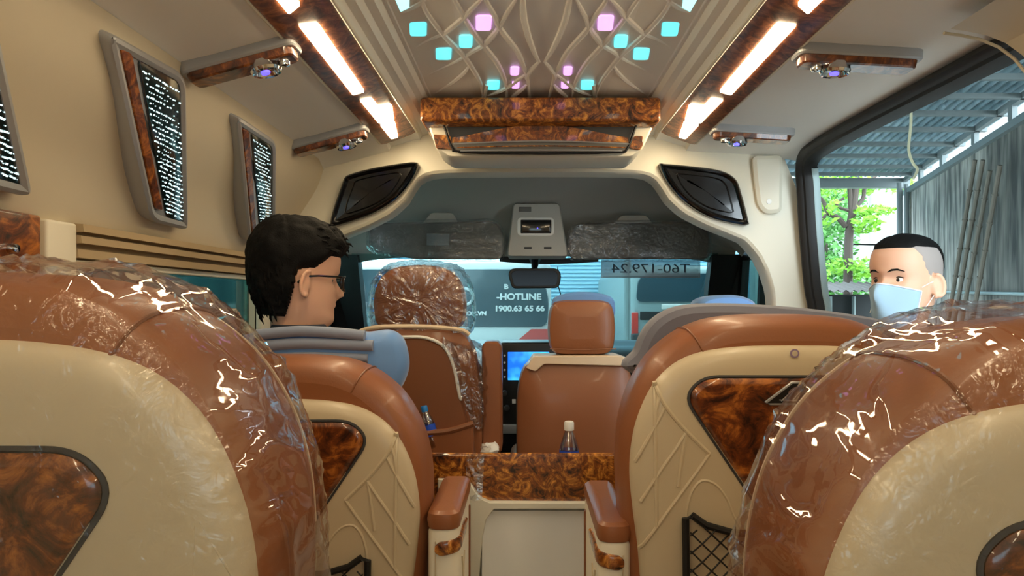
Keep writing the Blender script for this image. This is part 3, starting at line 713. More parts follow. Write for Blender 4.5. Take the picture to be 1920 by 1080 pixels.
# inspection sheet on the windscreen, read from outside
ip = thing('windscreen_plate', 'grey paper plate with number stuck inside the windscreen, seen mirrored', 'plate', P(1220, 504, 3.33))
Y = 3.345
MB().rbox(hx(1127, Y), hx(1313, Y), Y-.002, Y+.001, hz(521, Y), hz(487, Y), .0005, 1).build('sheet', M['paper'], ip, world=True)
r_ = [P(x, y, Y-.003) for x, y in [(1131, 519), (1309, 519), (1309, 489), (1131, 489)]]
MB().tube(r_, .0012, 5, closed=True).build('border_line', M['ink'], ip, world=True)
text('plate_number', 'T60-179.24', .062, P(1220, 504, Y-.004), (PI/2, 0, PI), M['ink'], ip, .0008, sx=1.32)

# ------------------------------------------------------------------ captain seats
OUT_H = [(0, 0), (.06, -.0005), (.112, -.005), (.150, -.013), (.198, -.034), (.240, -.066), (.268, -.098), (.295, -.145), (.312, -.195), (.321, -.25), (.323, -.31), (.320, -.38), (.314, -.45), (.31, -.53), (.30, -.66), (.25, -.72)]
CR_H = [(0, -.083), (.08, -.084), (.13, -.088), (.17, -.095), (.205, -.108), (.235, -.128), (.262, -.158), (.284, -.200), (.300, -.252), (.307, -.32), (.302, -.39), (.292, -.47), (.285, -.55), (.27, -.66), (.22, -.70)]
def sym(h, n=150):
    h = catmull([Vector(p) for p in h], 6)
    full = h+[Vector((-p.x, p.y)) for p in reversed(h)][:-1]
    return resample(full, n, True)
OUT, CRM = sym(OUT_H), sym(CR_H)
BOL = [(.050, -.075), (.020, -.068), (.006, -.045), (0, -.015), (0, .03), (.005, .07), (.018, .105), (.035, .125), (.055, .135)]
BOL = [(max(p.x, 0), p.y) for p in catmull([Vector((a, b, 0)) for a, b in BOL], 3)]
QUILT = [[(524, 812), (505, 833), (480, 858), (440, 890), (395, 898), (340, 920), (285, 937)]]
def q5(x, y): # left row-one seat crop to the shell's own coordinates (mirrored later)
    px, py = 540+x/2.456, 640+y/2.456
    return ((px-501)/922*.955, (672-py)/922)
QL = [[(524, 425), (505, 480), (470, 540), (395, 625), (285, 728)], [(285, 728), (345, 810), (420, 908), (490, 1000), (590, 1140)],
      [(524, 425), (527, 600), (524, 800), (520, 1040)], [(390, 640), (430, 700), (520, 825), (588, 935)], [(485, 535), (520, 600), (612, 765)], [(390, 640), (405, 720), (425, 868)], [(505, 490), (520, 540), (524, 600)], [(340, 800), (420, 700)] ]
QL = QL[:7]
ARCH = [(-.205, -.56), (-.205, -.42), (-.198, -.37), (-.185, -.345), (-.17, -.337), (-.148, -.346), (-.128, -.372), (-.112, -.41), (-.08, -.455), (-.03, -.475), (0, -.478)]
def captain_seat(x, y, top, label, arm_top, arms=(1, 1), badge=True, cover=None, rz=0, up=0):
    t = thing('captain_seat', label, 'seat', (x, y, 0), rz)
    T = Matrix.Translation((0, 0, top))
    loft(OUT, BOL, frame=T).build('backrest_bolster', M['brown'], t)
    ins = loft([(p.x*.86, p.y*.9-.03) for p in OUT], [(0, .10), (0, .14), (.02, .165), (.05, .175)], frame=T); ins.build('backrest_cushion', M['brown2'], t)
    T0 = T; T = Matrix.Translation((0, 0, top+up))
    sh = loft(CRM, [(0, -.05), (0, -.072), (.004, -.082), (.012, -.090), (.025, -.0945), (.045, -.0965), ('s', .5, -.0975), ('s', .1, -.098)], frame=T, cap0=False)
    yq = -.0972
    SH = [(0, -.072), (.004, -.082), (.012, -.090), (.025, -.0945), (.045, -.0965), (9, -.0978)]
    def ysurf(x, z):
        d = min((Vector((x, z))-p).length for p in CRM)
        for (a, ya), (b, yb) in zip(SH, SH[1:]):
            if d <= b: return ya+(yb-ya)*min(1, (d-a)/(b-a))
        return yq
    for L_ in QL:
        pts = catmull([Vector((*q5(*p), 0)) for p in L_], 5)
        for s in (1, -1): sh.tube([T @ Vector((p.x*s, ysurf(p.x, p.y)+.0014, p.y)) for p in pts if p.y > -.6 and (badge or p.y < -.24)], .0044 if badge else .0016, 8)
    # recess arch over the net pocket
    for s in (1, -1): sh.tube([T @ Vector((p.x*s, ysurf(p.x, p.y)+.001, p.y)) for p in catmull([Vector((a, b, 0)) for a, b in ARCH], 5)], .0035, 6)
    shell = sh.build('back_shell', M['cream'], t)
    T, T1 = T0, T
    pm = MB(); ring = [p-nn*.018 for p, nn in zip(OUT, normals2(OUT))]
    top_part = [T @ Vector((p.x, .106, p.y+.001)) for p in ring if p.y > -.30]
    top_part.sort(key=lambda v: v.x)
    pm.tube(top_part, .0035, 6)
    pm.build('piping', M['piping'], t)
    for sx in (-.19, .19) if badge else (-.2, .2):
        sm = MB()
        i = min(range(len(OUT)), key=lambda k: abs(OUT[k].x-sx)+(0 if OUT[k].y > -.2 else 9))
        ns = normals2(OUT)
        sm.tube([T @ Vector(((OUT[i]-ns[i]*(a-.0005)).x, b, (OUT[i]-ns[i]*(a-.0005)).y)) for a, b in BOL], .0022, 6)
        sm.build('seam', M['brown2'], t)
    T = T1
    iz = -.062 if not badge else -up*.6; ix = .93 if not badge else 1
    ol = round_poly([(-.172, -.128), (.172, -.128), (.206, -.165), (.045, -.405), (-.045, -.405), (-.206, -.165)], [.03, .03, .03, .04, .04, .03], 6)
    ol = [Vector((p.x*ix, p.y*ix+iz)) for p in ol]
    loft(ol, [(-.005, -.092), (-.005, -.0985), (-.001, -.0995), (0, -.097)], frame=T).build('inlay_rim', M['darkgrey'], t)
    wi = loft(ol, [(.001, -.092), (.001, -.0985), (.005, -.102), (.012, -.103)], frame=T).build('wood_inlay', M['burl'], t)
    if badge:
        b2 = [(-.060, -.188), (-.010, -.150), (.010, -.150), (.060, -.188), (.050, -.194), (-.050, -.194)]
        loft(b2, [(0, -.102), (0, -.1055), (.001, -.1065)], frame=T).build('badge', M['silver'], wi)
        loft(b2, [(.004, -.104), (.004, -.1072)], frame=T).build('badge_field', M['black'], wi)
        mb = MB()
        for a, b in (((-.03, -.186), (-.004, -.162)), ((-.01, -.186), (.008, -.166)), ((.006, -.186), (.02, -.172)), ((.022, -.187), (.036, -.180)), ((-.034, -.184), (.038, -.187))):
            mb.tube([T @ Vector((a[0], -.1075, a[1])), T @ Vector((b[0], -.1075, b[1]))], .0012, 5)
        mb.build('badge_lines', M['chrome'], wi)
        mb = MB().lathe([(.0055, -.0005), (.0085, -.0005), (.0085, .002)], (0.0, -.0955, top+up-.098), 20, 'Y'); mb.build('round_mark', pmat('violet_mark', (150, 130, 165), .4), t)
    # net pocket
    fr = MB(); NP = [(-.205, -.62), (-.208, -.405), (-.195, -.40), (-.17, -.418), (-.12, -.432), (0, -.438), (.12, -.432), (.17, -.418), (.195, -.40), (.208, -.405), (.205, -.62)]
    fr.tube([T @ Vector((a, -.106, b)) for a, b in NP], .007, 8)
    net = fr.build('net_frame', M['rubber'], t)
    nm = MB(); st_ = .034
    def clip(p): return None
    for k in range(-9, 22):
        for s in (1, -1):
            pts = []
            for j in range(0, 34):
                xx = -.2+j*.4/33; zz = -.62+ (k*st_) + (xx*s if s > 0 else xx*s)*.95
                lim = -.405-.033*(1-min(abs(xx)/.2, 1)**3)
                if -.62 < zz < lim: pts.append(T @ Vector((xx, -.110-.004*math.sin(j*.8), zz)))
            if len(pts) > 1: nm.tube(pts, .0017, 5)
    nm.build('net_cords', M['rubber'], net)
    # cushion, base, runners
    cz = .50
    MB().rbox(-.25, .25, .06, .43, cz-.14, cz, .05, 5).build('seat_cushion', M['brown2'], t)
    MB().rbox(-.22, .22, .02, .42, cz-.24, cz-.14, .02).build('seat_pan', M['cream'], t)
    mb = MB(); mb.rbox(-.20, .20, .08, .40, .04, cz-.24, .02)
    for s in (-1, 1): mb.rbox(s*.17-.025, s*.17+.025, 0, .42, 0, .04, .006)
    mb.build('pedestal', M['darkgrey'], t)
    # armrests
    for s, on in ((-1, arms[0]), (1, arms[1])):
        if not on: continue
        x0, x1 = (.318, .388); y0, y1 = -.085, .24
        if on != 1: x0, x1, y0, y1 = on
        foot = round_poly([(x0*s, y0), (x1*s, y0), (x1*s, y1), (x0*s, y1)], [.03, .03, .02, .02], 6)
        Fm = Matrix(((1, 0, 0, 0), (0, 0, 1, 0), (0, 1, 0, 0), (0, 0, 0, 1)))
        ab = loft(foot, [(.0, .10), (0, arm_top-.045), (.003, arm_top-.038), (.008, arm_top-.036)], frame=Fm).build('armrest_box', M['panelw'], t)
        loft(foot, [(.010, arm_top-.04), (.0, arm_top-.036), (-.003, arm_top-.02), (0, arm_top-.006), (.008, arm_top), ('s', .5, arm_top+.001)], frame=Fm).build('armrest_pad', M['brown'], t)
        # wood inlay wrapped round the inner rear corner
        base = [(x1*s-s*.048, y0), (x1*s-s*.028, y0), (x1*s-s*.016, y0+.003), (x1*s-s*.006, y0+.010), (x1*s-s*.001, y0+.022), (x1*s, y0+.05), (x1*s, y0+.15)]
        base = catmull([Vector((a, b, 0)) for a, b in base], 4)
        rows = []
        n = len(base)
        for i, p in enumerate(base):
            tt = (base[min(i+1, n-1)]-base[max(i-1, 0)]).normalized(); nn = Vector((tt.y, -tt.x, 0))*s*1
            if nn.dot(Vector((s*1.0, -1, 0))) < 0: nn = -nn
            zc = arm_top-.075+.012*i/n; h = .014*min(1, .45+i*.25, .45+(n-1-i)*.25)
            rows.append([p+nn*a+Vector((0, 0, zc+b*h)) for a, b in ((-.004, -1), (.003, -1), (.006, -.6), (.006, .6), (.003, 1), (-.004, 1))])
        mb = MB().grid(rows); mb.add(rows[0], [tuple(range(6))]); mb.add(rows[-1], [tuple(range(6))]); mb.build('armrest_inlay', M['burl2'], ab)
        mb = MB()
        zz = arm_top-.13
        mb.tube([Vector((x1*s+s*.000, y0+.06, arm_top-.11)), Vector((x1*s, y0+.10, zz-.06)), Vector((x1*s, y0+.06, zz-.13)), Vector((x1*s, y0+.12, zz-.22)), Vector((x1*s, y0+.08, .18))], .003, 6)
        mb.tube([Vector((x1*s+s*.000, y0+.12, arm_top-.12)), Vector((x1*s, y0+.07, zz-.09)), Vector((x1*s, y0+.12, zz-.16)), Vector((x1*s, y0+.07, zz-.24))], .003, 6)
        mb.tube([Vector((x0*s+s*.018, y0-.0005, arm_top-.06)), Vector((x0*s+s*.018, y0-.0005, .14))], .0015, 6)
        mb.build('armrest_stitching', M['cream'], ab)
        MB().rbox(min(s*(x1-.002), s*(x1+.004)), max(s*(x1-.002), s*(x1+.004)), y1-.05, y1-.036, .14, arm_top-.06, .002).build('side_strip', M['brown2'], ab)
    return t
def wrap_seat(t, top, seed):
    T = Matrix.Translation((0, 0, top)); O2 = resample(OUT, 520, True)
    st = [(.33, -.110), (.28, -.110), (.22, -.110), (.17, -.109), (.13, -.107), (.105, -.104), (.088, -.100), (.07, -.096), (.055, -.092)]
    sm = []
    K = [(.085, -.1135), (.05, -.112), (.026, -.106), (.008, -.094), (-.002, -.076), (-.007, -.050), (-.009, -.015), (-.009, .03), (-.006, .07), (.006, .108), (.024, .135), (.05, .150)]
    sm = [(p.x, p.y) for p in catmull([Vector((a, b, 0)) for a, b in K], 3)]
    mb = MB(); o = [Vector((p[0], p[1])) for p in O2]; ns = normals2(o); c = Vector((0, -.36)); rows = []
    back = [.02, .15, .3, .46, .60, .68, .72]
    rows = []
    for s in back: rows.append([Vector((c.x+(p.x-c.x)*s*1.0, -.1135, c.y+(p.y-c.y)*s)) for p in o])
    for inset, y in sm: rows.append([Vector(((p-nn*inset).x, y, (p-nn*inset).y)) for p, nn in zip(o, ns)])
    mb.grid(rows, True)
    bm = bmesh.new(); vs = [bm.verts.new(v) for v in mb.v]
    for f in mb.f: bm.faces.new([vs[i] for i in f])
    bm.normal_update(); nrm = [v.normal.copy() for v in bm.verts]; bm.free()
    off = Vector((seed*3.1, seed*1.7, 0)); out = []
    for v, nn in zip(mb.v, nrm):
        r = Vector((v.x, v.z-0, v.y))
        if nn.dot(Vector((v.x, v.y-.02, v.z+.36))) < 0: nn = -nn
        edge = min(1, max(0, (v.y+.108)/.03))
        q = v*1.0+off; qd = Vector((q.x*9+2.2*mnoise.noise(q*5), q.y*7, q.z*9+2*mnoise.noise(q*4+Vector((9, 0, 0)))))
        r1 = 1-abs(mnoise.noise(qd))*2; r2 = 1-abs(mnoise.noise(qd*2.7+Vector((5, 1, 2))))*2; r3 = mnoise.noise(q*60)
        h = .008*max(r1, 0)**4+.003*max(r2, 0)**3+.0003*r3
        lump = .011*max(0, mnoise.noise(q*5.5+Vector((2, 7, 1))))
        out.append(T @ (v+nn*((.001+h+lump)*edge+(1-edge)*(.0010+.0016*max(r2, 0)**3))))
    o_ = mesh_obj('plastic_wrap', out, mb.f, M['wrap'], t, smooth=60)
    # the quieter stretch of film over the flat shell uses a smoother film
    o_.data.materials.append(M['wrap2'])
    nb = len(back)-1
    for p in o_.data.polygons:
        if sum(o_.data.vertices[i].co.y for i in p.vertices)/len(p.vertices) < -.096: p.material_index = 1
    return o_

TL1, TR1, TL2, TR2 = 1.033, 1.123, 1.178, 1.136
s1 = captain_seat(-.570, 1.50, TL1, 'brown and cream captain seat with blue headrest cover, holding the person in glasses', .722, (0, (.325, .390, -.095, .20)))
s2 = captain_seat(.462, 1.40, TR1, 'brown and cream captain seat with silver badge on its wood panel, beside the doorway', .722, ((.302, .366, -.07, .26), 0), up=.026)
s3 = captain_seat(-.596, .70, TL2, 'plastic wrapped captain seat filling the lower left of the view', .70, (0, (.325, .390, .0, .25)), badge=False, up=.022)
s4 = captain_seat(.497, .64, TR2, 'plastic wrapped captain seat filling the lower right of the view', .70, ((.32, .385, .0, .25), 0), badge=False, up=.02)
wrap_seat(s3, TL2, 1); wrap_seat(s4, TR2, 2)

# blue covers over the headrests of the two unwrapped captain seats
def pxol(pts, Y): return [(hx(x, Y), hz(y, Y)) for x, y in pts]
Y = 1.64
hc = MB()
loft(resample(catmull(pxol([(430, 690), (440, 640), (480, 622), (560, 617), (640, 619), (690, 622), (728, 618), (752, 630), (763, 655), (766, 690), (752, 726), (735, 735), (690, 715), (600, 712), (500, 712)], Y), 6, True), 110, True),
     [(.02, Y+.05), (.006, Y+.035), (0, Y+.012), (.002, Y-.012), (.012, Y-.028), (.025, Y-.036), ('s', .6, Y-.040)], mb=hc).build('headrest_cover', M['blue'], s1, world=True)['label'] = 'light blue satin headrest cover'
fold = MB()
for pts, r in (([(480, 628), (560, 621), (640, 625), (684, 630)], .0125), ([(480, 650), (560, 644), (640, 646), (700, 648)], .0125), ([(480, 672), (570, 668), (650, 670), (690, 672)], .010)):
    fold.tube(catmull([P(a, b, 1.600) for a, b in pts], 5), r, 12)
fold.build('rolled_cloth', M['bluegrey'], s1, world=True)['label'] = 'rolled blue grey cloth folds'
Y = 1.545
loft(resample(catmull(pxol([(1185, 700), (1192, 655), (1212, 612), (1246, 584), (1292, 571), (1380, 569), (1500, 577), (1600, 590), (1660, 604), (1690, 640), (1700, 720), (1450, 760)], Y), 6, True), 110, True),
     [(.03, Y+.08), (.008, Y+.06), (0, Y+.03), (0, Y+.0), (.006, Y-.02), (.02, Y-.03)]).build('headrest_cover', M['greyc'], s2, world=True)['label'] = 'blue grey cloth headrest cover'

# ------------------------------------------------------------------ front seats
def front_seat(cx, cy, label, back_px, head_px, top_cover=False, Yb=None):
    t = thing('front_seat', label, 'seat', (cx, cy, 0)); Y = cy
    ol = resample(round_poly(pxol(back_px, Y), .06, 6), 90, True)
    loft(ol, [(.02, Y+.14), (.004, Y+.12), (0, Y+.07), (0, Y+.03), (.004, Y+.008), (.016, Y), ('s', .5, Y-.004)]).build('backrest', M['brown'], t, world=True)
    oh = resample(catmull(pxol(head_px, Y), 6, True) if len(head_px) > 8 else round_poly(pxol(head_px, Y), .05, 6), 80, True)
    loft(oh, [(.03, Y+.15), (.008, Y+.14), (0, Y+.10), (0, Y+.06), (.006, Y+.035), (.02, Y+.026), ('s', .5, Y+.022)]).build('headrest', M['brown'], t, world=True)
    xs = [p[0] for p in oh]; zb = min(p[1] for p in oh); xm = (min(xs)+max(xs))/2
    for s in (-1, 1): MB().tube([(xm+s*.07, Y+.08, zb-.04), (xm+s*.07, Y+.08, zb+.03)], .006, 8).build('headrest_post', M['chrome'], t, world=True)
    MB().rbox(cx-.24, cx+.24, cy+.1, cy+.6, .42, .54, .04, 4).build('seat_cushion', M['brown2'], t, world=True)
    MB().rbox(cx-.2, cx+.2, cy+.12, cy+.55, .0, .42, .02).build('seat_base', M['darkgrey'], t, world=True)
    return t
def topstrip(t, pts, Y, y1, m, nm, lab=None, r=.006):
    o = loft(round_poly(pxol(pts, Y), r, 3), [(0, y1), (0, Y-.008), (.002, Y-.010)]).build(nm, m, t, world=True)
    if lab: o['label'] = lab
    return o
f1 = front_seat(hx(780, 2.28), 2.28, 'driver seat with plastic wrapped brown headrest and backrest', [(655, 900), (648, 640), (690, 614), (860, 614), (890, 650), (905, 760), (903, 1100), (655, 1100)], [(703, 612), (694, 580), (695, 550), (706, 522), (728, 503), (762, 496), (800, 496), (836, 504), (858, 524), (868, 552), (870, 580), (862, 612), (820, 620), (745, 620)])
Y = 2.275
loft(resample(round_poly(pxol([(660, 900), (660, 650), (700, 634), (800, 633), (838, 652), (858, 700), (866, 745), (880, 800), (892, 830), (892, 1000), (660, 1000)], Y), .03, 5), 80, True), [(0, Y+.03), (0, Y-.008), (.006, Y-.014)]).build('back_panel', M['brown2'], f1, world=True)
MB().tube(catmull([P(x, y, Y-.014) for x, y in [(690, 636), (760, 632), (800, 634), (832, 650), (850, 685), (862, 742), (866, 748)]], 6), .0055, 8).build('piping', M['white'], f1, world=True)['label'] = 'white piping round the back panel'
loft(round_poly(pxol([(700, 1000), (700, 808), (812, 806), (862, 798), (889, 789), (893, 1000)], Y), .01, 4), [(0, Y), (0, Y-.05), (.006, Y-.058)]).build('seat_pocket', M['brown'], f1, world=True)
MB().tube(catmull([P(x, y, Y-.054) for x, y in [(700, 812), (812, 811), (850, 806), (888, 794)]], 5), .010, 8).build('pocket_hem', M['brown2'], f1, world=True)
# folded armrest of the driver seat
loft(round_poly(pxol([(903, 850), (903, 648), (910, 641), (932, 641), (940, 650), (941, 850)], 2.3), .015, 5), [(.01, 2.44), (0, 2.42), (0, 2.31), (.006, 2.30)]).build('folded_armrest', M['brown'], f1, world=True)
# plastic bag wrap over headrest and shoulder
def wrap_outline(t, pts, Y, y0, y1, seed, amp=.012):
    o = resample(catmull(pxol(pts, Y), 8, True), 220, True); mb = MB()
    st = [('s', .2, y0-.006), ('s', .45, y0-.006), ('s', .65, y0-.005), ('s', .8, y0-.003)]
    c = sum(o, Vector((0, 0)))/len(o); ns = normals2(o); rows = []
    for s in (.01, .1, .25, .4, .55, .68, .78, .86, .92): rows.append([Vector((c.x+(p.x-c.x)*s, y0-.012, c.y+(p.y-c.y)*s)) for p in o])
    for i in range(12):
        a = i/11; ins = .02-.028*math.sin(a*PI*.9); rows.append([Vector(((p-nn*ins).x, y0-.010+(y1-y0+.01)*a, (p-nn*ins).y)) for p, nn in zip(o, ns)])
    mb.grid(rows, True); b = []
    for v in mb.v:
        q = v*14+Vector((seed, 0, seed)); r = 1-2*abs(mnoise.noise(Vector((q.x*1.6, q.y, q.z*.5)))); r2 = 1-2*abs(mnoise.noise(q*2.2))
        d = Vector((v.x-c.x, 0, v.z-c.y)); d = d.normalized() if d.length > 1e-6 else d
        e_ = min(1, Vector((v.x-c.x, v.z-c.y)).length/.06); amp_ = amp*e_; b.append(v+Vector((0, -1, 0))*(amp_*.5*max(r, 0)**3+amp*.3*max(r2, 0)**2)+d*(amp*.6*max(r2, 0)**2))
    return mesh_obj('plastic_wrap', b, mb.f, M['wrapd'], t, world=True, smooth=60)
wrap_outline(f1, [(694, 622), (686, 560), (704, 510), (742, 493), (824, 493), (864, 510), (880, 560), (874, 624), (780, 622)], 2.28, 2.30, 2.44, 1, .009)
wrap_outline(f1, [(866, 645), (900, 660), (908, 720), (906, 800), (890, 798), (868, 748), (846, 660), (826, 640)], 2.27, 2.265, 2.40, 5, .014)
MB().tube(catmull([P(x, y, 2.268) for x, y in [(652, 640), (690, 616), (780, 612), (860, 618), (880, 628)]], 5), .007, 8).build('shoulder_piping', M['piping'], f1, world=True)
f2 = front_seat(hx(1080, 2.42), 2.42, 'unwrapped brown front seat with pale shoulder edge behind the water bottle', [(968, 900), (968, 730), (985, 672), (1172, 672), (1196, 730), (1196, 1100), (968, 1100)], [(1034, 668), (1027, 620), (1033, 568), (1060, 562), (1130, 562), (1153, 570), (1159, 620), (1152, 668)])
topstrip(f2, [(986, 690), (1000, 668), (1160, 667), (1186, 676), (1186, 686), (1020, 682), (1004, 696)], 2.415, 2.56, M['piping'], 'shoulder_edge', 'cream shoulder edge')
MB().tube([P(1031, 654, 2.445), P(1090, 656, 2.442), P(1155, 654, 2.445)], .0025, 6).build('headrest_seam', M['brown2'], f2, world=True)
o = loft(resample(catmull(pxol([(1036, 572), (1046, 555), (1090, 547), (1140, 554), (1153, 572), (1140, 600), (1046, 600)], 2.5), 5, True), 50, True), [(.01, 2.62), (0, 2.60), (0, 2.50), (.01, 2.49)]).build('headrest_cover', M['blue'], f2, world=True); o['label'] = 'light blue cloth cover on the front of the headrest'
f3 = front_seat(hx(1350, 2.42), 2.42, 'front seat whose blue covered headrest just shows over the badged captain seat', [(1250, 900), (1250, 730), (1265, 672), (1420, 672), (1436, 730), (1436, 1100), (1250, 1100)], [(1300, 668), (1297, 620), (1305, 572), (1330, 566), (1390, 566), (1410, 575), (1418, 620), (1412, 668)])
o = loft(resample(catmull(pxol([(1306, 572), (1322, 558), (1360, 553), (1392, 558), (1410, 572), (1400, 600), (1316, 600)], 2.5), 5, True), 50, True), [(.01, 2.62), (0, 2.60), (0, 2.46), (.01, 2.44)]).build('headrest_cover', M['blue'], f3, world=True); o['label'] = 'light blue cloth headrest cover'

# ------------------------------------------------------------------ cooler console with burl wood front
co = thing('console_box', 'cream console box with burl wood front between the front seats and the captain seats', 'console', (-.02, 2.12, 0))
YC = 2.02
zt, zb = hz(853, YC), hz(943, YC)
wb = MB(); wb.rbox(-.56, .62, YC, YC+.02, zb, zt, .004); wb.build('wood_front', M['burl2'], co, world=True)
MB().rbox(-.56, .62, YC+.018, YC+.20, zt-.13, zt-.105, .004).build('top_tray', M['burl'], co, world=True)
MB().tube([(-.56, YC+.006, zt), (.62, YC+.006, zt)], .005, 8).build('gold_edge', M['burl2'], co, world=True)
MB().rbox(-.56, .62, YC+.02, YC+.21, .0, zt-.13, .01).build('box_body', M['panelw'], co, world=True)
# moulded surround and recessed panel below the wood
sur = MB()
ol = pxol([(872, 900), (885, 912), (900, 934), (918, 942), (1100, 943), (1160, 943), (1160, 957), (1100, 956), (926, 956), (912, 975), (905, 1010), (900, 1080), (896, 1500), (820, 1500), (820, 900)], YC-.02)
loft(ol, [(0, YC+.01), (0, YC-.012), (.003, YC-.018)]).build('moulded_surround', M['panelw'], co, world=True)
rec = MB(); rows = []
for z, y in [(hz(957, YC), YC-.004), (hz(970, YC), YC+.0), (hz(1080, YC), YC-.03), (.0, YC-.06)]: rows.append([Vector((-.17, y, z)), Vector((.20, y, z))])
rec.grid(rows); rec.build('front_panel', M['ceil'], co, world=True)
tp = MB(); tp.grid([[P(873, 851, YC-.004), P(890, 853, YC-.006), P(908, 851, YC-.004)], [P(874, 900, YC-.006), P(890, 902, YC-.010), P(906, 900, YC-.006)], [P(876, 934, YC-.02), P(890, 940, YC-.022), P(903, 938, YC-.02)]])
tp.build('clear_tape', film('tape', .22, .2, scale=30, strength=.6), co, world=True)

# water bottles
def bottle(c, h, label, cap, body_label=True, tilt=0):
    t = thing('water_bottle', label, 'bottle', c, ry=tilt)
    s = h/.20
    prof = [(0, 0), (.026, .0), (.030, .006), (.030, .05), (.0285, .055), (.030, .06), (.030, .112), (.029, .12), (.022, .145), (.015, .165), (.0125, .172), (.0125, .18)]
    MB().lathe([(r*s, z*s) for r, z in prof], (0, 0, 0), 28).build('bottle_body', M['bottle'], t)
    MB().lathe([(r*s, z*s) for r, z in [(0, .003), (.0275, .004), (.0275, .115), (0, .115)]], (0, 0, 0), 24).build('water', film('water', .12, .03, tint=(240, 246, 250), scale=10, strength=.2), t)
    MB().lathe([(r*s, z*s) for r, z in [(.0135, .172), (.0155, .173), (.0155, .196), (.013, .2), (0, .2)]], (0, 0, 0), 24).build('cap', cap, t)
    MB().lathe([(r*s, z*s) for r, z in [(.0306, .058), (.0306, .112)]], (0, 0, 0), 28).build('wrapper', M['label'], t)
    return t
zt2 = zt-.105
bottle((hx(1067, YC+.06), YC+.06, zt2), hz(790, YC+.06)-zt2, 'clear water bottle with white cap standing on the wood console', M['white'])
pc = P(815, 800, 2.245)
bottle((pc.x, 2.236, hz(840, 2.23)), hz(766, 2.23)-hz(840, 2.23)+.012, 'small water bottle with blue cap in the driver seat pocket', M['blueplastic'], tilt=-.25)
pb2 = thing('plastic_bag', 'crumpled white plastic bag under the folded armrest', 'bag', P(920, 848, 2.36))
mb = MB().ell(P(918, 842, 2.30), (.034, .03, .026), 24)
for i, v in enumerate(mb.v): mb.v[i] = v+Vector((.012*mnoise.noise(v*70), .01*mnoise.noise(v*60), .012*mnoise.noise(v*55+Vector((4, 4, 4)))))
mb.build('bag_body', M['white'], pb2, world=True, smooth=20)

# ------------------------------------------------------------------ people
def head_mesh(fine=1.0):
    T_ = [(-.30, .045, -.065, .060), (-.24, .036, -.062, .056), (-.19, .028, -.062, .054), (-.15, .030, -.062, .053), (-.130, .046, -.060, .054), (-.118, .066, -.060, .055), (-.105, .079, -.062, .058), (-.09, .083, -.066, .063), (-.075, .080, -.072, .067), (-.06, .083, -.080, .070),
          (-.04, .083, -.090, .073), (-.02, .081, -.097, .075), (0, .080, -.101, .0765), (.02, .087, -.104, .078), (.04, .090, -.104, .079), (.065, .085, -.100, .077), (.085, .072, -.090, .069), (.10, .055, -.076, .056), (.112, .034, -.055, .037), (.118, .012, -.034, .014)]
    n = 64; rows = []; zs = []
    K = catmull([Vector((a, b, c)) for a, b, c, d in T_], 3); D = catmull([Vector((a, d, 0)) for a, b, c, d in T_], 3)
    for k, d in zip(K, D):
        z, f, bk, w = k.x, k.y, k.z, d.y; cy = (f+bk)/2+ .0; row = []
        for j in range(n):
            a = 2*PI*j/n; sx, cy_ = math.sin(a), math.cos(a)
            e = .88 if z > -.125 else 1
            x = w*math.copysign(abs(sx)**e, sx); y = cy+(f-bk)/2*math.copysign(abs(cy_)**.95, cy_)
            if cy_ > 0:
                g = lambda x0, z0, sx_, sz: math.exp(-((x-x0)/sx_)**2-((z-z0)/sz)**2)
                y += .024*g(0, -.036, .0105, .012)+.014*g(0, -.018, .008, .018)+.005*g(0, .016, .03, .008)
                y -= .010*(g(.031, -.004, .014, .011)+g(-.031, -.004, .014, .011))
                y += .007*g(0, -.064, .020, .005)+.006*g(0, -.076, .018, .005)-.005*g(0, -.070, .02, .0025)+.004*g(0, -.102, .016, .012)
                y += .004*(g(.045, -.028, .018, .014)+g(-.045, -.028, .018, .014))
            row.append(Vector((x, y, z)))
        rows.append(row)
    return rows
def ear(mb, s, z=-.018):
    R = Matrix.Rotation(math.radians(30)*s, 3, 'Z') @ Matrix.Rotation(math.radians(-10), 3, 'X')
    c = Vector((s*.084, -.010, z))
    mb.ell(c, (.006, .017, .030), 16, R)
    C = [c+R @ Vector((s*.006, .016*math.cos(a)*-1-.002, .029*math.sin(a))) for a in [math.radians(d) for d in range(-100, 125, 15)]]
    mb.tube(C, .005, 8); mb.ell(c+R @ Vector((s*.002, .006, -.026)), (.005, .008, .009), 12)
def hand(mb, w, d, up, s):
    """w wrist, d direction of fingers, up: back of the hand normal"""
    w, d, up = Vector(w), Vector(d).normalized(), Vector(up); up = (up-d*up.dot(d)).normalized(); lat = d.cross(up)*s
    for k in (-.028, -.010, .010, .028): mb.capsule(w, .014, w+d*.085+lat*k, .0115)
    for k, L in ((-.032, .062), (-.011, .078), (.011, .084), (.032, .074)):
        p = w+d*.088+lat*k; a1 = (d*.95-up*.3).normalized(); a2 = (d*.7-up*.7).normalized()
        q = p+a1*L*.5; mb.capsule(p, .0095, q, .0088); mb.capsule(q, .0088, q+a2*L*.5, .0075)
    p = w+d*.025+lat*.030; a1 = (d*.7+lat*.7-up*.2).normalized(); q = p+a1*.04
    mb.capsule(p, .013, q, .010); mb.capsule(q, .010, q+(d*.95+lat*.2-up*.3).normalized()*.032, .008)
def remesh(o, vox, sm=2):
    r = o.modifiers.new('surface', 'REMESH'); r.mode = 'VOXEL'; r.voxel_size = vox; r.use_smooth_shade = True
    s = o.modifiers.new('smooth', 'SMOOTH'); s.factor = .5; s.iterations = sm
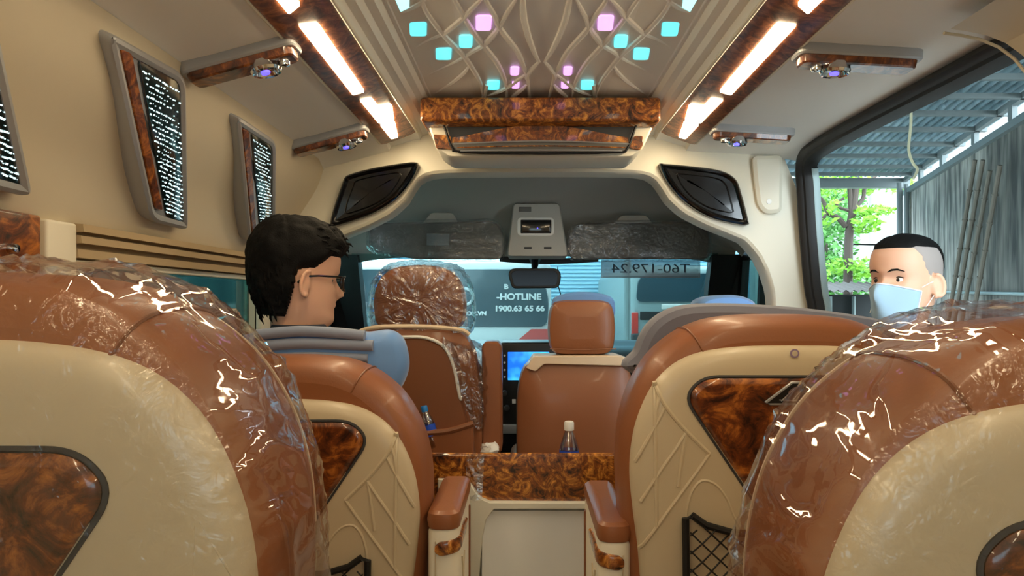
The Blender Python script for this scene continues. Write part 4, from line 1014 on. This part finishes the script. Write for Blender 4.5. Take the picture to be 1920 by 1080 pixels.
def person(label, hc, yaw, pitch, sc, pose, shirt_m, J):
    """J: joints in world space; head centre hc (between the eyes' height), yaw about z of the facing (+y = 0)"""
    t = thing('person', label, 'person', J['base'])
    HM = Matrix.Translation(hc) @ Matrix.Rotation(yaw, 4, 'Z') @ Matrix.Rotation(pitch, 4, 'X') @ Matrix.Scale(sc, 4)
    mb = MB(); rows = head_mesh(); hd_ = MB(); hd_.grid(rows, True); n = 64
    hd_.f.append(tuple(range(n))); hd_.f.append(tuple((len(rows)-1)*n+k for k in reversed(range(n))))
    ear(hd_, 1); ear(hd_, -1); hd_.xf(HM); mb.add(hd_.v, hd_.f)
    def torso(m, g):
        m.capsule(J['neck']+Vector((0, 0, .01)), .060+g*.2, J['chest']+Vector((0, 0, .10)), .085+g)
        for s in ('l', 'r'):
            m.capsule(J['neck']-Vector((0, 0, .03)), .055+g, J['sh_'+s], .058+g)
            m.capsule(J['sh_'+s].lerp(J['chest'], .5), .10+g, J['pelvis'].lerp(J['hip_'+s], .6), .095+g)
        m.capsule(J['chest'], .125+g, J['pelvis'], .12+g)
    def arms(m, g, part=1.0):
        for s in ('l', 'r'):
            m.capsule(J['sh_'+s], .056+g, J['el_'+s], .041+g)
            e = J['el_'+s].lerp(J['wr_'+s], part); m.capsule(J['el_'+s], .040+g, e, .040+g+(-.012)*part)
    def legs(m, g):
        for s in ('l', 'r'):
            m.capsule(J['hip_'+s], .088+g, J['kn_'+s], .056+g); m.capsule(J['kn_'+s], .055+g, J['an_'+s], .036+g)
    torso(mb, 0); arms(mb, 0); legs(mb, 0)
    for s in ('l', 'r'):
        hand(mb, J['wr_'+s], J['fd_'+s], J.get('fu_'+s, Vector((0, 0, 1))), 1 if s == 'l' else -1)
    b = mb.build('person_body', M['skin'], t, world=True); remesh(b, .0045, 2); b['label'] = 'skin'
    sh = MB(); torso(sh, .012); arms(sh, .013, .35 if pose == 'stand' else .9)
    o = sh.build('shirt', shirt_m, t, world=True); remesh(o, .008, 3)
    tr = MB(); legs(tr, .014); tr.capsule(J['pelvis'], .128, J['pelvis']+Vector((0, 0, .04)), .128); o = tr.build('trousers', M['trousers'], t, world=True); remesh(o, .01, 3)
    for s in ('l', 'r'):
        a = J['an_'+s]; f = J['foot']
        m = MB(); m.capsule(a-Vector((0, 0, .035)), .042, a+f*.13-Vector((0, 0, .045)), .036); m.capsule(a-Vector((0, 0, .05))-f*.03, .034, a+f*.16-Vector((0, 0, .055)), .028); o = m.build('shoe', M['shoe'], t, world=True); remesh(o, .008, 2)
    return t, HM
def shell_from_head(HM, cond, off, jitter=.0, seed=0, close=True, dense=False):
    rows = head_mesh(); n = 64; mb = MB()
    if dense:
        R2 = []
        for a, b in zip(rows, rows[1:]):
            for t in (0, .5):
                r = [p.lerp(q, t) for p, q in zip(a, b)]; rr = []
                for j in range(n): rr += [r[j], r[j].lerp(r[(j+1) % n], .5)]
                R2.append(rr)
        rr = []
        for j in range(n): rr += [rows[-1][j], rows[-1][j].lerp(rows[-1][(j+1) % n], .5)]
        R2.append(rr); rows = R2; n *= 2
    c = Vector((0, -.01, .0)); keep = {}; vs = []; fs = []
    for i, r in enumerate(rows):
        for j, p in enumerate(r):
            d = Vector((p.x, p.y+.01, max(p.z, -.02))); d = d.normalized() if d.length else Vector((0,0,1)); k = cond(p)
            h = off(p)*max(0, min(1, k)); h += jitter*max(0, min(1, k))*(mnoise.noise(Vector((p.x*60, p.y*22, p.z*26))+Vector((seed, 0, 0)))+.6*mnoise.noise(Vector((p.x*130, p.y*50, p.z*60))))
            vs.append(p+d*(h if k > 0 else -.006))
    m = len(rows)
    for i in range(m-1):
        for j in range(n):
            q = (i*n+j, i*n+(j+1) % n, (i+1)*n+(j+1) % n, (i+1)*n+j)
            fs.append(q)
    kf = [f for f in fs if any(cond(rows[k//n][k % n]) > 0 for k in f)]
    used = sorted({k for f in kf for k in f}); mp = {k: i for i, k in enumerate(used)}
    mb.add([vs[k] for k in used], [tuple(mp[k] for k in f) for f in kf])
    top = [k for k in used if k//n == m-1]
    if top: mb.f.append(tuple(mp[k] for k in top))
    mb.xf(HM); return mb
# the seated man with glasses
hc = Vector((-.628, 1.80, 1.212)); f_ = Vector((math.sin(math.radians(58)), math.cos(math.radians(58)), 0))
px = Vector((-.60, 1.80, 0))
J = dict(base=(-.60, 1.85, 0), neck=Vector((-.635, 1.79, 1.045)), chest=Vector((-.60, 1.80, .86)), pelvis=Vector((-.58, 1.77, .60)),
 sh_l=Vector((-.75, 1.86, .985)), sh_r=Vector((-.455, 1.76, .985)), el_l=Vector((-.78, 1.96, .74)), el_r=Vector((-.38, 1.84, .73)), wr_l=Vector((-.66, 2.10, .67)), wr_r=Vector((-.46, 2.05, .67)),
 fd_l=Vector((.3, 1, -.1)), fd_r=Vector((-.2, 1, -.1)), hip_l=Vector((-.67, 1.78, .58)), hip_r=Vector((-.49, 1.78, .58)), kn_l=Vector((-.68, 2.16, .60)), kn_r=Vector((-.49, 2.14, .60)), an_l=Vector((-.68, 2.10, .12)), an_r=Vector((-.49, 2.10, .12)), foot=Vector((0, -.3, 0)))
J['kn_l'].y = 1.98; J['kn_r'].y = 1.98; J['an_l'] = Vector((-.67, 1.90, .12)); J['an_r'] = Vector((-.49, 1.90, .12)); J['wr_l'].y = 1.86; J['wr_r'].y = 1.86; J['el_l'].y = 1.83; J['el_r'].y = 1.80; J['foot'] = Vector((0, .2, 0))
man, HM = person('person in glasses and dark grey shirt seated on the captain seat, seen from behind', hc, -math.radians(58), math.radians(-4), 1.09, 'sit', M['shirt'], J)
def hcond(p):                                           # hair line, head space
    yy = p.y
    line = .052 if yy > .05 else (.052-(.05-yy)*.9 if yy > .015 else (.020-(.015-yy)*.2 if yy > -.028 else (.011-(-.028-yy)*9 if yy > -.040 else -.097)))
    line = max(line, -.115)
    return (p.z-line)/.012
hair = shell_from_head(HM, hcond, lambda p: .016+.010*max(0, (p.z)/.12)+(.006 if p.y > .05 else 0)+.004*(p.y < -.05), .006, 3, dense=True)
hb = hair.build('hair', M['hair'], man, world=True, smooth=50)
# tufts of hair
tf = MB(); rnd = random.Random(4)
rows = head_mesh()
cands = [p for r in rows for p in r if hcond(p) > .7 and not (abs(p.y+.005) < .045 and p.z < .05)]
for k in range(420):
    p = rnd.choice(cands); d = Vector((p.x, p.y+.01, max(p.z, .0))).normalized()
    side = Vector((0, .7, -.1)) if p.z > .03 else Vector((rnd.uniform(-.2, .2), .1, -1))
    side = side+Vector((rnd.uniform(-.3, .3), 0, rnd.uniform(-.3, .3))); L = rnd.uniform(.010, .022)
    a = p+d*.016; b = a+side.normalized()*L+d*.001; c_ = b+side.normalized()*L*.6-d*.006
    tf.tube([a, b, c_], [.0035, .0028, .0004], 5)
tf.xf(HM); tf.build('hair_tufts', M['hair'], hb, world=True)
# glasses
gl = MB(); gz = -.006
for s in (-1, 1):
    pts = [(s*.006, .099, gz+.012), (s*.050, .092, gz+.014), (s*.060, .085, gz+.008), (s*.057, .088, gz-.016), (s*.045, .095, gz-.024), (s*.014, .101, gz-.022), (s*.007, .1, gz-.010)]
    gl.tube(round_poly(pts, .006, 3), .0022, 6, closed=True)
    gl.tube([(s*.060, .086, gz+.010), (s*.074, .074, gz+.010), (s*.083, .02, gz+.008), (s*.084, -.012, gz+.004), (s*.080, -.026, gz-.012)], .0026, 6)
gl.tube([(-.008, .100, gz+.006), (0, .104, gz+.009), (.008, .100, gz+.006)], .0022, 6)
gl.xf(HM); g_ = gl.build('glasses', M['gloss'], man, world=True)
le = MB()
for s in (-1, 1): le.add([HM @ Vector(p) for p in [(s*.007, .0985, gz+.011), (s*.056, .089, gz+.012), (s*.055, .090, gz-.020), (s*.014, .100, gz-.021)]], [(0, 1, 2, 3)])
le.build('lens', glass('spectacle_glass', (240, 245, 245), .05), g_, world=True)
# collar
cl = MB(); rows = []
for k in range(33):
    a = 2*PI*k/32+.4; r = .068
    rows.append([Vector((J['neck'].x+.006+r*(1+.15*h)*math.cos(a), J['neck'].y+r*(1+.15*h)*math.sin(a), J['neck'].z+.045-h*.05)) for h in (0, .15, 1)])
cl.grid(rows).build('shirt_collar', M['shirt'], man, world=True)
for s in (-1, 1):
    e = HM @ Vector((s*.031, .0555, -.004)); m = MB().ell(e, (.0125,)*3, 16); eo = m.build('eye', M['white'], man, world=True)
    m = MB().ell(HM @ Vector((s*.031, .0645, -.004)), (.005, .005, .005), 12); m.build('iris', M['black'], eo, world=True)
# the standing man with the mask, outside the doorway
hc2 = Vector((1.075, 2.02, 1.213)); 
J2 = dict(base=(1.14, 2.1, -.40), neck=Vector((1.105, 2.07, 1.03)), chest=Vector((1.12, 2.11, .83)), pelvis=Vector((1.13, 2.13, .48)),
 sh_l=Vector((1.10, 1.90, .955)), sh_r=Vector((1.16, 2.28, .955)), el_l=Vector((1.16, 1.86, .68)), el_r=Vector((1.22, 2.34, .68)), wr_l=Vector((1.12, 1.88, .43)), wr_r=Vector((1.18, 2.34, .43)),
 fd_l=Vector((-.1, 0, -1)), fd_r=Vector((-.1, 0, -1)), fu_l=Vector((.2, -1, 0)), fu_r=Vector((.2, 1, 0)), hip_l=Vector((1.13, 2.04, .46)), hip_r=Vector((1.14, 2.22, .46)), kn_l=Vector((1.12, 2.03, .04)), kn_r=Vector((1.13, 2.23, .04)), an_l=Vector((1.14, 2.03, -.32)), an_r=Vector((1.15, 2.24, -.32)), foot=Vector((-1, 0, 0)))
dx_ = .012
for k_, v_ in J2.items():
    if isinstance(v_, Vector) and k_[:2] not in ('fd', 'fu') and k_ != 'foot': v_.x += dx_
    elif k_ == 'base': J2[k_] = (v_[0]+dx_, v_[1], v_[2])
YW2 = math.radians(180-62)         # face turned towards the cabin and the photographer
hc2.x = hx(1694, 2.06); hc2.y = 2.06; hc2.z = hz(524, 2.06)
man2, HM2 = person('person in a pale blue face mask and black shirt standing outside the open doorway', hc2, YW2, math.radians(2), 1.10, 'stand', M['shirt2'], J2)
def bcond(p):
    yy = p.y
    line = .078 if yy > -.03 else .078-(-.03-yy)*1.15
    return (p.z-line)/.008
def fcond(p):
    yy = p.y
    line = .077 if yy > .048 else (.077-(.048-yy)*2.2 if yy > .026 else (.028-(.026-yy)*1.2 if yy > -.005 else (-.012-(-.005-yy)*1.6)))
    return (p.z-max(line, -.10))/.01
shell_from_head(HM2, fcond, lambda p: .0022, 0).build('shaved_sides', M['fade'], man2, world=True, smooth=50)
shell_from_head(HM2, bcond, lambda p: .0055, .0015, dense=True).build('hair', M['hair'], man2, world=True, smooth=50)
for s in (-1, 1):
    m = MB().ell((0, 0, 0), (.0125, .0125, .0125), 18); m.xf(HM2 @ Matrix.Translation((s*.031, .0562, -.006))); eo = m.build('eye', M['white'], man2, world=True)
    m = MB().ell((0, 0, 0), (.0058, .003, .0058), 14); m.xf(HM2 @ Matrix.Translation((s*.031+.002, .0672, -.006))); m.build('iris', M['black'], eo, world=True)
    m = MB().tube([(s*.017, .0685, -.003), (s*.024, .0695, .0015), (s*.032, .0685, .003), (s*.041, .0640, .001), (s*.047, .060, -.003)], [.001, .0018, .002, .0016, .0006], 6); m.xf(HM2); m.build('eyelid', M['hair'], man2, world=True)
    m = MB().tube([(s*.012, .0860, .015), (s*.024, .0850, .020), (s*.036, .0810, .021), (s*.050, .071, .016)], [.0022, .003, .0028, .001], 6); m.xf(HM2); m.build('eyebrow', M['hair'], man2, world=True)
# mask
mk = MB(); rows = []
for i in range(15):
    z = -.016-.120*i/14; row = []
    for j in range(25):
        u = -1+2*j/24; a = abs(u)
        zz = z - .018*(a**1.5)*(1-i/14) + .030*(a**2)*(i/14)
        wd = .074-.014*(i/14); x = wd*u
        base = .084*(1-(a**2.3))+.028*(a**2.3)
        nose = .030*math.exp(-((x)/.020)**2)*math.exp(-((zz+.045)/.040)**2)
        row.append(Vector((x, base+nose+.008+(-.020*max(0, (-.105-zz)/.02)), zz)))
    rows.append(row)
mk.grid(rows); mk.xf(HM2)
mo = mk.build('face_mask', M['mask'], man2, world=True); sd_ = mo.modifiers.new('thick', 'SOLIDIFY'); sd_.thickness = .002; mo['label'] = 'pale blue face mask'
mbw = MB().tube([HM2 @ (p) for p in (rows[0]+[r[-1] for r in rows[1:]]+list(reversed(rows[-1]))[1:]+[r[0] for r in reversed(rows[1:-1])])], .0022, 6, closed=True); mbw.build('mask_border', M['maskedge'], mo, world=True)
ml = MB()
for s in (-1, 1):
    for a, b in ((-.024, -.004), (-.092, -.036)): ml.tube([HM2 @ Vector((s*.073, .034, a)), HM2 @ Vector((s*.080, .012, (a+b)/2+.002)), HM2 @ Vector((s*.083, -.010, b))], .0012, 5)
ml.build('ear_loops', M['white'], mo, world=True)
cl = MB(); rows = []
for k in range(33):
    a = 2*PI*k/32; r = .072
    rows.append([Vector((J2['neck'].x+r*(1+.2*h)*math.cos(a), J2['neck'].y+r*(1+.2*h)*math.sin(a), J2['neck'].z+.035-h*.045)) for h in (0, .15, 1)])
cl.grid(rows).build('shirt_collar', M['shirt2'], man2, world=True)

# ------------------------------------------------------------------ outside
struct(MB().box(-14, 16, -8, 22, -.45, -.40), 'ground', M['ground'])
def wx(Y): return 3.05+(Y-4.2)*.30
# stained wall on the right
m = MB(); rows = []
m.prism([(wx(.4), .4, -.4), (wx(7.35), 7.35, -.4), (wx(7.35), 7.35, CZ+1.17), (wx(.4), .4, CZ+1.17)], (.2, 0, 0))
struct(m, 'wall_yard_right', M['concrete'])
# corrugated lean-to roof with purlins, rafters
rt = thing('shed_roof', 'corrugated metal lean-to roof on steel purlins beside the van', 'roof', (2.2, 4.2, CZ+1.3))
rows = []
for y in (.9, 2.5, 4.2, 5.8, 7.42):
    row = []; x = .2; k = 0
    while x < wx(y)+.15: row.append(x); x += .02
    rows.append((y, row))
nx = 330; rw = []
for y in (.9, 2.5, 4.2, 5.8, 7.42):
    xe = wx(y)+.12
    rw.append([Vector((.0+(xe+0.0)*i/nx, y, CZ+1.325+.024*math.sin(i*2*PI/6)+.02)) for i in range(nx+1)])
MB().grid(rw).build('roof_sheet', M['metalroof'], rt, world=True)
for y in (3.55, 3.96, 4.33, 4.73, 5.17, 5.65, 6.12, 6.6, 7.0):
    MB().box(0, wx(y)+.05, y-.015, y+.015, CZ+1.26, CZ+1.295).build('purlin', M['steel'], rt, world=True)
MB().box(0, wx(7.3)+.05, 7.34, 7.42, CZ+1.20, CZ+1.30).build('edge_beam', M['steel'], rt, world=True)
for dz, w in ((1.17, .05), (1.30, .04)):
    m = MB(); m.prism([(wx(.6)-.04, .6, CZ+dz-w), (wx(7.4)-.04, 7.4, CZ+dz-w), (wx(7.4)-.04, 7.4, CZ+dz), (wx(.6)-.04, .6, CZ+dz)], (w, 0, 0)); m.build('wall_beam', M['steel'], rt, world=True)
for y in (2.6, 3.2, 3.85, 4.5, 5.2, 6.0, 6.7): MB().box(wx(y)-.04, wx(y)-.005, y-.02, y+.02, CZ+1.17, CZ+1.30).build('short_post', M['steel'], rt, world=True)
for x_, y_ in ((hx(1687, 7.1), 7.1), (hx(1700, 7.2), 7.2)):
    tag(MB().tube([(x_, y_, -.4), (x_, y_, CZ+1.21)], .028, 10).build('steel_post', M['steel']), 'thin steel post under the far corner of the lean-to roof' if x_ < 3.9 else 'thin steel post next to the yard wall, right one of the pair', 'post', 'posts holding the lean-to roof')
tag(MB().tube(catmull([P(1708, 183, 4.6), P(1708, 230, 4.6), P(1704, 280, 4.6), P(1712, 306, 4.6), P(1720, 318, 4.6), P(1712, 336, 4.6)], 6), .009, 8).build('hanging_cord', M['rope']), 'pale cord hanging from the lean-to roof outside the doorway', 'cord')
tag(MB().tube([P(1600, 458, 6.9), P(1640, 459, 6.9), P(1700, 452, 6.9)], .008, 6).build('cable', M['black']), 'thin dark cable strung in front of the tree', 'cable')
tag(MB().tube([(wx(3.2)-.02, 3.2, CZ+.02), (wx(7.2)-.02, 7.2, CZ+.10)], .012, 8).build('wall_pipe', M['galv']), 'thin horizontal pipe along the stained yard wall', 'pipe')
for i, (a, b, lab) in enumerate([((1828, 300), (1786, 590), 'bamboo pole leaning on the stained wall, nearest the far end'), ((1843, 300), (1798, 590), 'bamboo pole leaning on the stained wall, second from the far end'), ((1856, 320), (1812, 590), 'bamboo pole leaning on the stained wall, third from the far end'), ((1875, 310), (1832, 590), 'bamboo pole leaning on the stained wall, nearest the doorway')]):
    def onw(px, py):
        k = (px-985)/F; Y = (3.05-.3*4.2-CX-.05)/(k-.30); return P(px, py, Y)
    p0, p1 = onw(*a), onw(*b); p1 = p1+(p1-p0)*1.2; p1.x -= .06
    m = MB().tube([p0, p1], .016, 8)
    for k in range(1, 12):
        c = p0.lerp(p1, k/12); d = (p1-p0).normalized()*.006; m.tube([c-d, c+d], .021, 8)
    tag(m.build('bamboo_pole', M['bamboo']), lab, 'pole', 'bamboo poles on the yard wall')
# tree and background on the right
tr = thing('tree', 'slender tree with bright green leaves behind the lean-to', 'tree', (hx(1592, 8.6), 8.6, -.4))
def tp_(px, py, Y=8.6): return P(px, py, Y)
tk = MB(); tk.tube(catmull([tp_(1588, 700), tp_(1590, 530), tp_(1592, 440), tp_(1600, 390), tp_(1606, 340), tp_(1618, 250), tp_(1640, 100)], 5), [.060-.001*i for i in range(31)], 10)
tk.tube(catmull([tp_(1586, 425), tp_(1570, 408), tp_(1552, 398), tp_(1542, 375), tp_(1520, 362), tp_(1490, 358)], 5), [.038-.0009*i for i in range(26)], 8)
tk.tube(catmull([tp_(1596, 420), tp_(1594, 370), tp_(1592, 330), tp_(1590, 250)], 5), .03, 8)
tk.tube(catmull([tp_(1604, 388), tp_(1618, 372), tp_(1624, 345), tp_(1650, 320), tp_(1690, 260)], 5), .026, 8)
tk.tube(catmull([tp_(1552, 398), tp_(1540, 412), tp_(1548, 406)], 4), .016, 6); tk.tube(catmull([tp_(1592, 395), tp_(1572, 388), tp_(1570, 380), tp_(1582, 372)], 4), .02, 6)
tk.build('trunk', M['bark'], tr, world=True)
def leaves(n, boxes, size, seed):
    rnd = random.Random(seed); m = MB()
    for (px, py, rx, ry, Y, ry_) in boxes:
        for k in range(int(n*rx*ry/2000)):
            while True:
                a, b, c = rnd.uniform(-1, 1), rnd.uniform(-1, 1), rnd.uniform(-1, 1)
                if a*a+b*b+c*c < 1: break
            p = P(px+a*rx, py+b*ry, Y); p.y += c*ry_; s = size*rnd.uniform(.6, 1.4)
            u = Vector((rnd.gauss(0, 1), rnd.gauss(0, 1), rnd.gauss(0, .6))).normalized(); v = u.orthogonal().normalized(); v = (v+u.cross(v)*rnd.uniform(-1, 1)).normalized()
            m.add([p-u*s, p-v*s*.45+u*s*.1, p+u*s, p+v*s*.45+u*s*.1], [(0, 1, 2, 3)])
    return m
leaves(800, [(1520, 350, 40, 26, 8.9, .8), (1520, 400, 28, 40, 9, .8), (1560, 345, 60, 14, 8.8, .6), (1632, 395, 28, 10, 8.4, .3), (1622, 420, 26, 18, 8.4, .3), (1660, 395, 18, 8, 8.4, .3), (1575, 500, 26, 16, 8.8, .5), (1612, 505, 20, 22, 8.6, .5), (1520, 520, 20, 20, 8.8, .5), (1615, 360, 20, 8, 8.8, .4), (1700, 350, 30, 12, 9.2, .4)], .042, 1).build('foliage', M['leaf'], tr, world=True, smooth=None)
bt2 = thing('shrub', 'dense mid green shrub behind the slender tree', 'shrub', (hx(1545, 10), 10, -.4))
leaves(560, [(1530, 440, 70, 90, 10.3, .8), (1560, 380, 60, 60, 10.8, .6), (1590, 540, 90, 50, 10.3, .6)], .055, 2).build('foliage', M['leaf2'], bt2, world=True, smooth=None)
MB().tube([(hx(1545, 10.3), 10.3, -.4), (hx(1545, 10.3), 10.3, 2.0)], .06, 8).build('stem', M['bark'], bt2, world=True)
struct(MB().box(4.0, 11, 12.2, 12.5, -.4, 5.5), 'wall_yard_back', M['paleconc'])
# low dark shed behind the man
ls = thing('low_shed', 'low dark shed with pale corrugated roof edge behind the masked person', 'shed', (4.2, 7.9, -.4))
MB().box(hx(1520, 7.9), hx(1720, 7.9), 7.9, 8.3, -.4, hz(552, 7.9)).build('shed_body', M['darkstuff'], ls, world=True)
rw = []
for y, z in ((7.70, hz(546, 7.7)), (8.35, hz(530, 8.35))): rw.append([Vector((hx(1522, 7.7)+1.35*i/90, y, z+.014*math.sin(i*2*PI/6))) for i in range(91)])
MB().grid(rw).build('shed_roof_sheet', M['darkgrey'], ls, world=True)
for x in (1556, 1600): MB().box(hx(x, 7.86), hx(x+3, 7.86), 7.84, 7.9, -.4, hz(556, 7.86)).build('shed_post', M['galv'], ls, world=True)

# ahead: the rear of a bus, sheds, a parked truck
YBs = 7.4
bus = thing('bus', 'white bus with large dark rear window and hotline lettering ahead of the windscreen', 'bus', (hx(850, YBs), YBs+2.5, -.4))
def bx(px): return hx(px, YBs)
def bz(py): return hz(py, YBs)
MB().rbox(bx(640), bx(1034), YBs, YBs+6, -.15, bz(484), .12, 4).build('bus_body', M['buswhite'], bus, world=True)
loft(round_poly([(bx(655), bz(613)), (bx(662), bz(505)), (bx(1012), bz(505)), (bx(1030), bz(560)), (bx(1026), bz(613))], .10, 4), [(0, YBs+.02), (0, YBs-.012), (.006, YBs-.018)]).build('rear_window', M['busglass'], bus, world=True)
MB().prism([P(x, y, YBs-.006) for x, y in [(972, 637), (996, 617), (1030, 617), (1030, 637)]], (0, -.004, 0)).build('red_stripe', M['red'], bus, world=True)
MB().rbox(bx(642), bx(1032), YBs-.05, YBs+.1, bz(668), bz(640), .02).build('bumper', M['darkgrey'], bus, world=True)
for px_ in (690, 1000): 
    MB().lathe([(0, 0), (.42, 0), (.45, .04), (.45, .24), (0, .24)], (hx(px_, YBs)-.12, YBs+1.2, .05), 28, 'X').build('wheel', M['black'], bus, world=True)
for body, px_, py_, sz in (('-HOTLINE', 973, 557, .080), ('1900.63 65 66', 974, 579, .070), ('B', 949, 538, .06), ('.COM.VN', 888, 588, .05), ):
    text('lettering', body, sz*1.15, P(px_, py_, YBs-.035), (PI/2, 0, 0), M['letter'], bus, .001, sx=1.15, bold=.0035)
MB().lathe([(.10, 0), (.085, -.006), (.07, 0)], tuple(P(872, 556, YBs-.02)), 24, 'Y').build('round_logo', M['letter'], bus, world=True)
struct(MB().box(-9, 8, 12.9, 13.2, -.4, 4.2), 'wall_yard_front', M['shutter'])
wl2 = MB()
for i in range(60):
    z = .2+i*.07; wl2.box(-9, 8, 12.86, 12.9, z, z+.03)
struct(wl2, 'trim_8', M['shutter'])
tk2 = thing('truck', 'parked truck with dark windscreen and red light ahead, seen through the windscreen right side', 'truck', (1.6, 9, -.4))
YT = 8.6
def tx(px): return hx(px, YT)
def tz(py): return hz(py, YT)
MB().rbox(tx(1184), tx(1352), YT, YT+4, 0, tz(498), .10, 3).build('truck_body', M['galv'], tk2, world=True)
loft(round_poly([(tx(1192), tz(566)), (tx(1196), tz(522)), (tx(1215), tz(512)), (tx(1340), tz(512)), (tx(1345), tz(566))], .08, 4), [(0, YT+.02), (0, YT-.015), (.008, YT-.02)]).build('windscreen', M['busglass'], tk2, world=True)
MB().rbox(tx(1200), tx(1345), YT-.02, YT+.02, tz(600), tz(584), .01).build('grille', M['black'], tk2, world=True)
MB().rbox(tx(1184), tx(1196), YT-.03, YT+.02, tz(628), tz(586), .01).build('red_light', M['red'], tk2, world=True)
MB().rbox(tx(1240), tx(1300), YT-.02, YT+.02, tz(580), tz(570), .01).build('number_board', M['white'], tk2, world=True)
MB().rbox(tx(1184), tx(1350), YT-.05, YT+.1, tz(650), tz(625), .02).build('bumper', M['darkgrey'], tk2, world=True)
for px_ in (1200, 1330): MB().lathe([(0, 0), (.38, 0), (.4, .04), (.4, .2), (0, .2)], (hx(px_, YT)-.1, YT+.8, 0), 28, 'X').build('wheel', M['black'], tk2, world=True)
tag(MB().tube([(hx(1176, 8), 8.0, -.4), (hx(1176, 8), 8.0, 1.9)], .04, 10).build('yard_post', M['galv']), 'pale post between the bus and the parked truck', 'post')
struct(MB().box(-3.4, -3.2, -2, 13, -.4, 3.4), 'wall_yard_left', M['paleconc'])
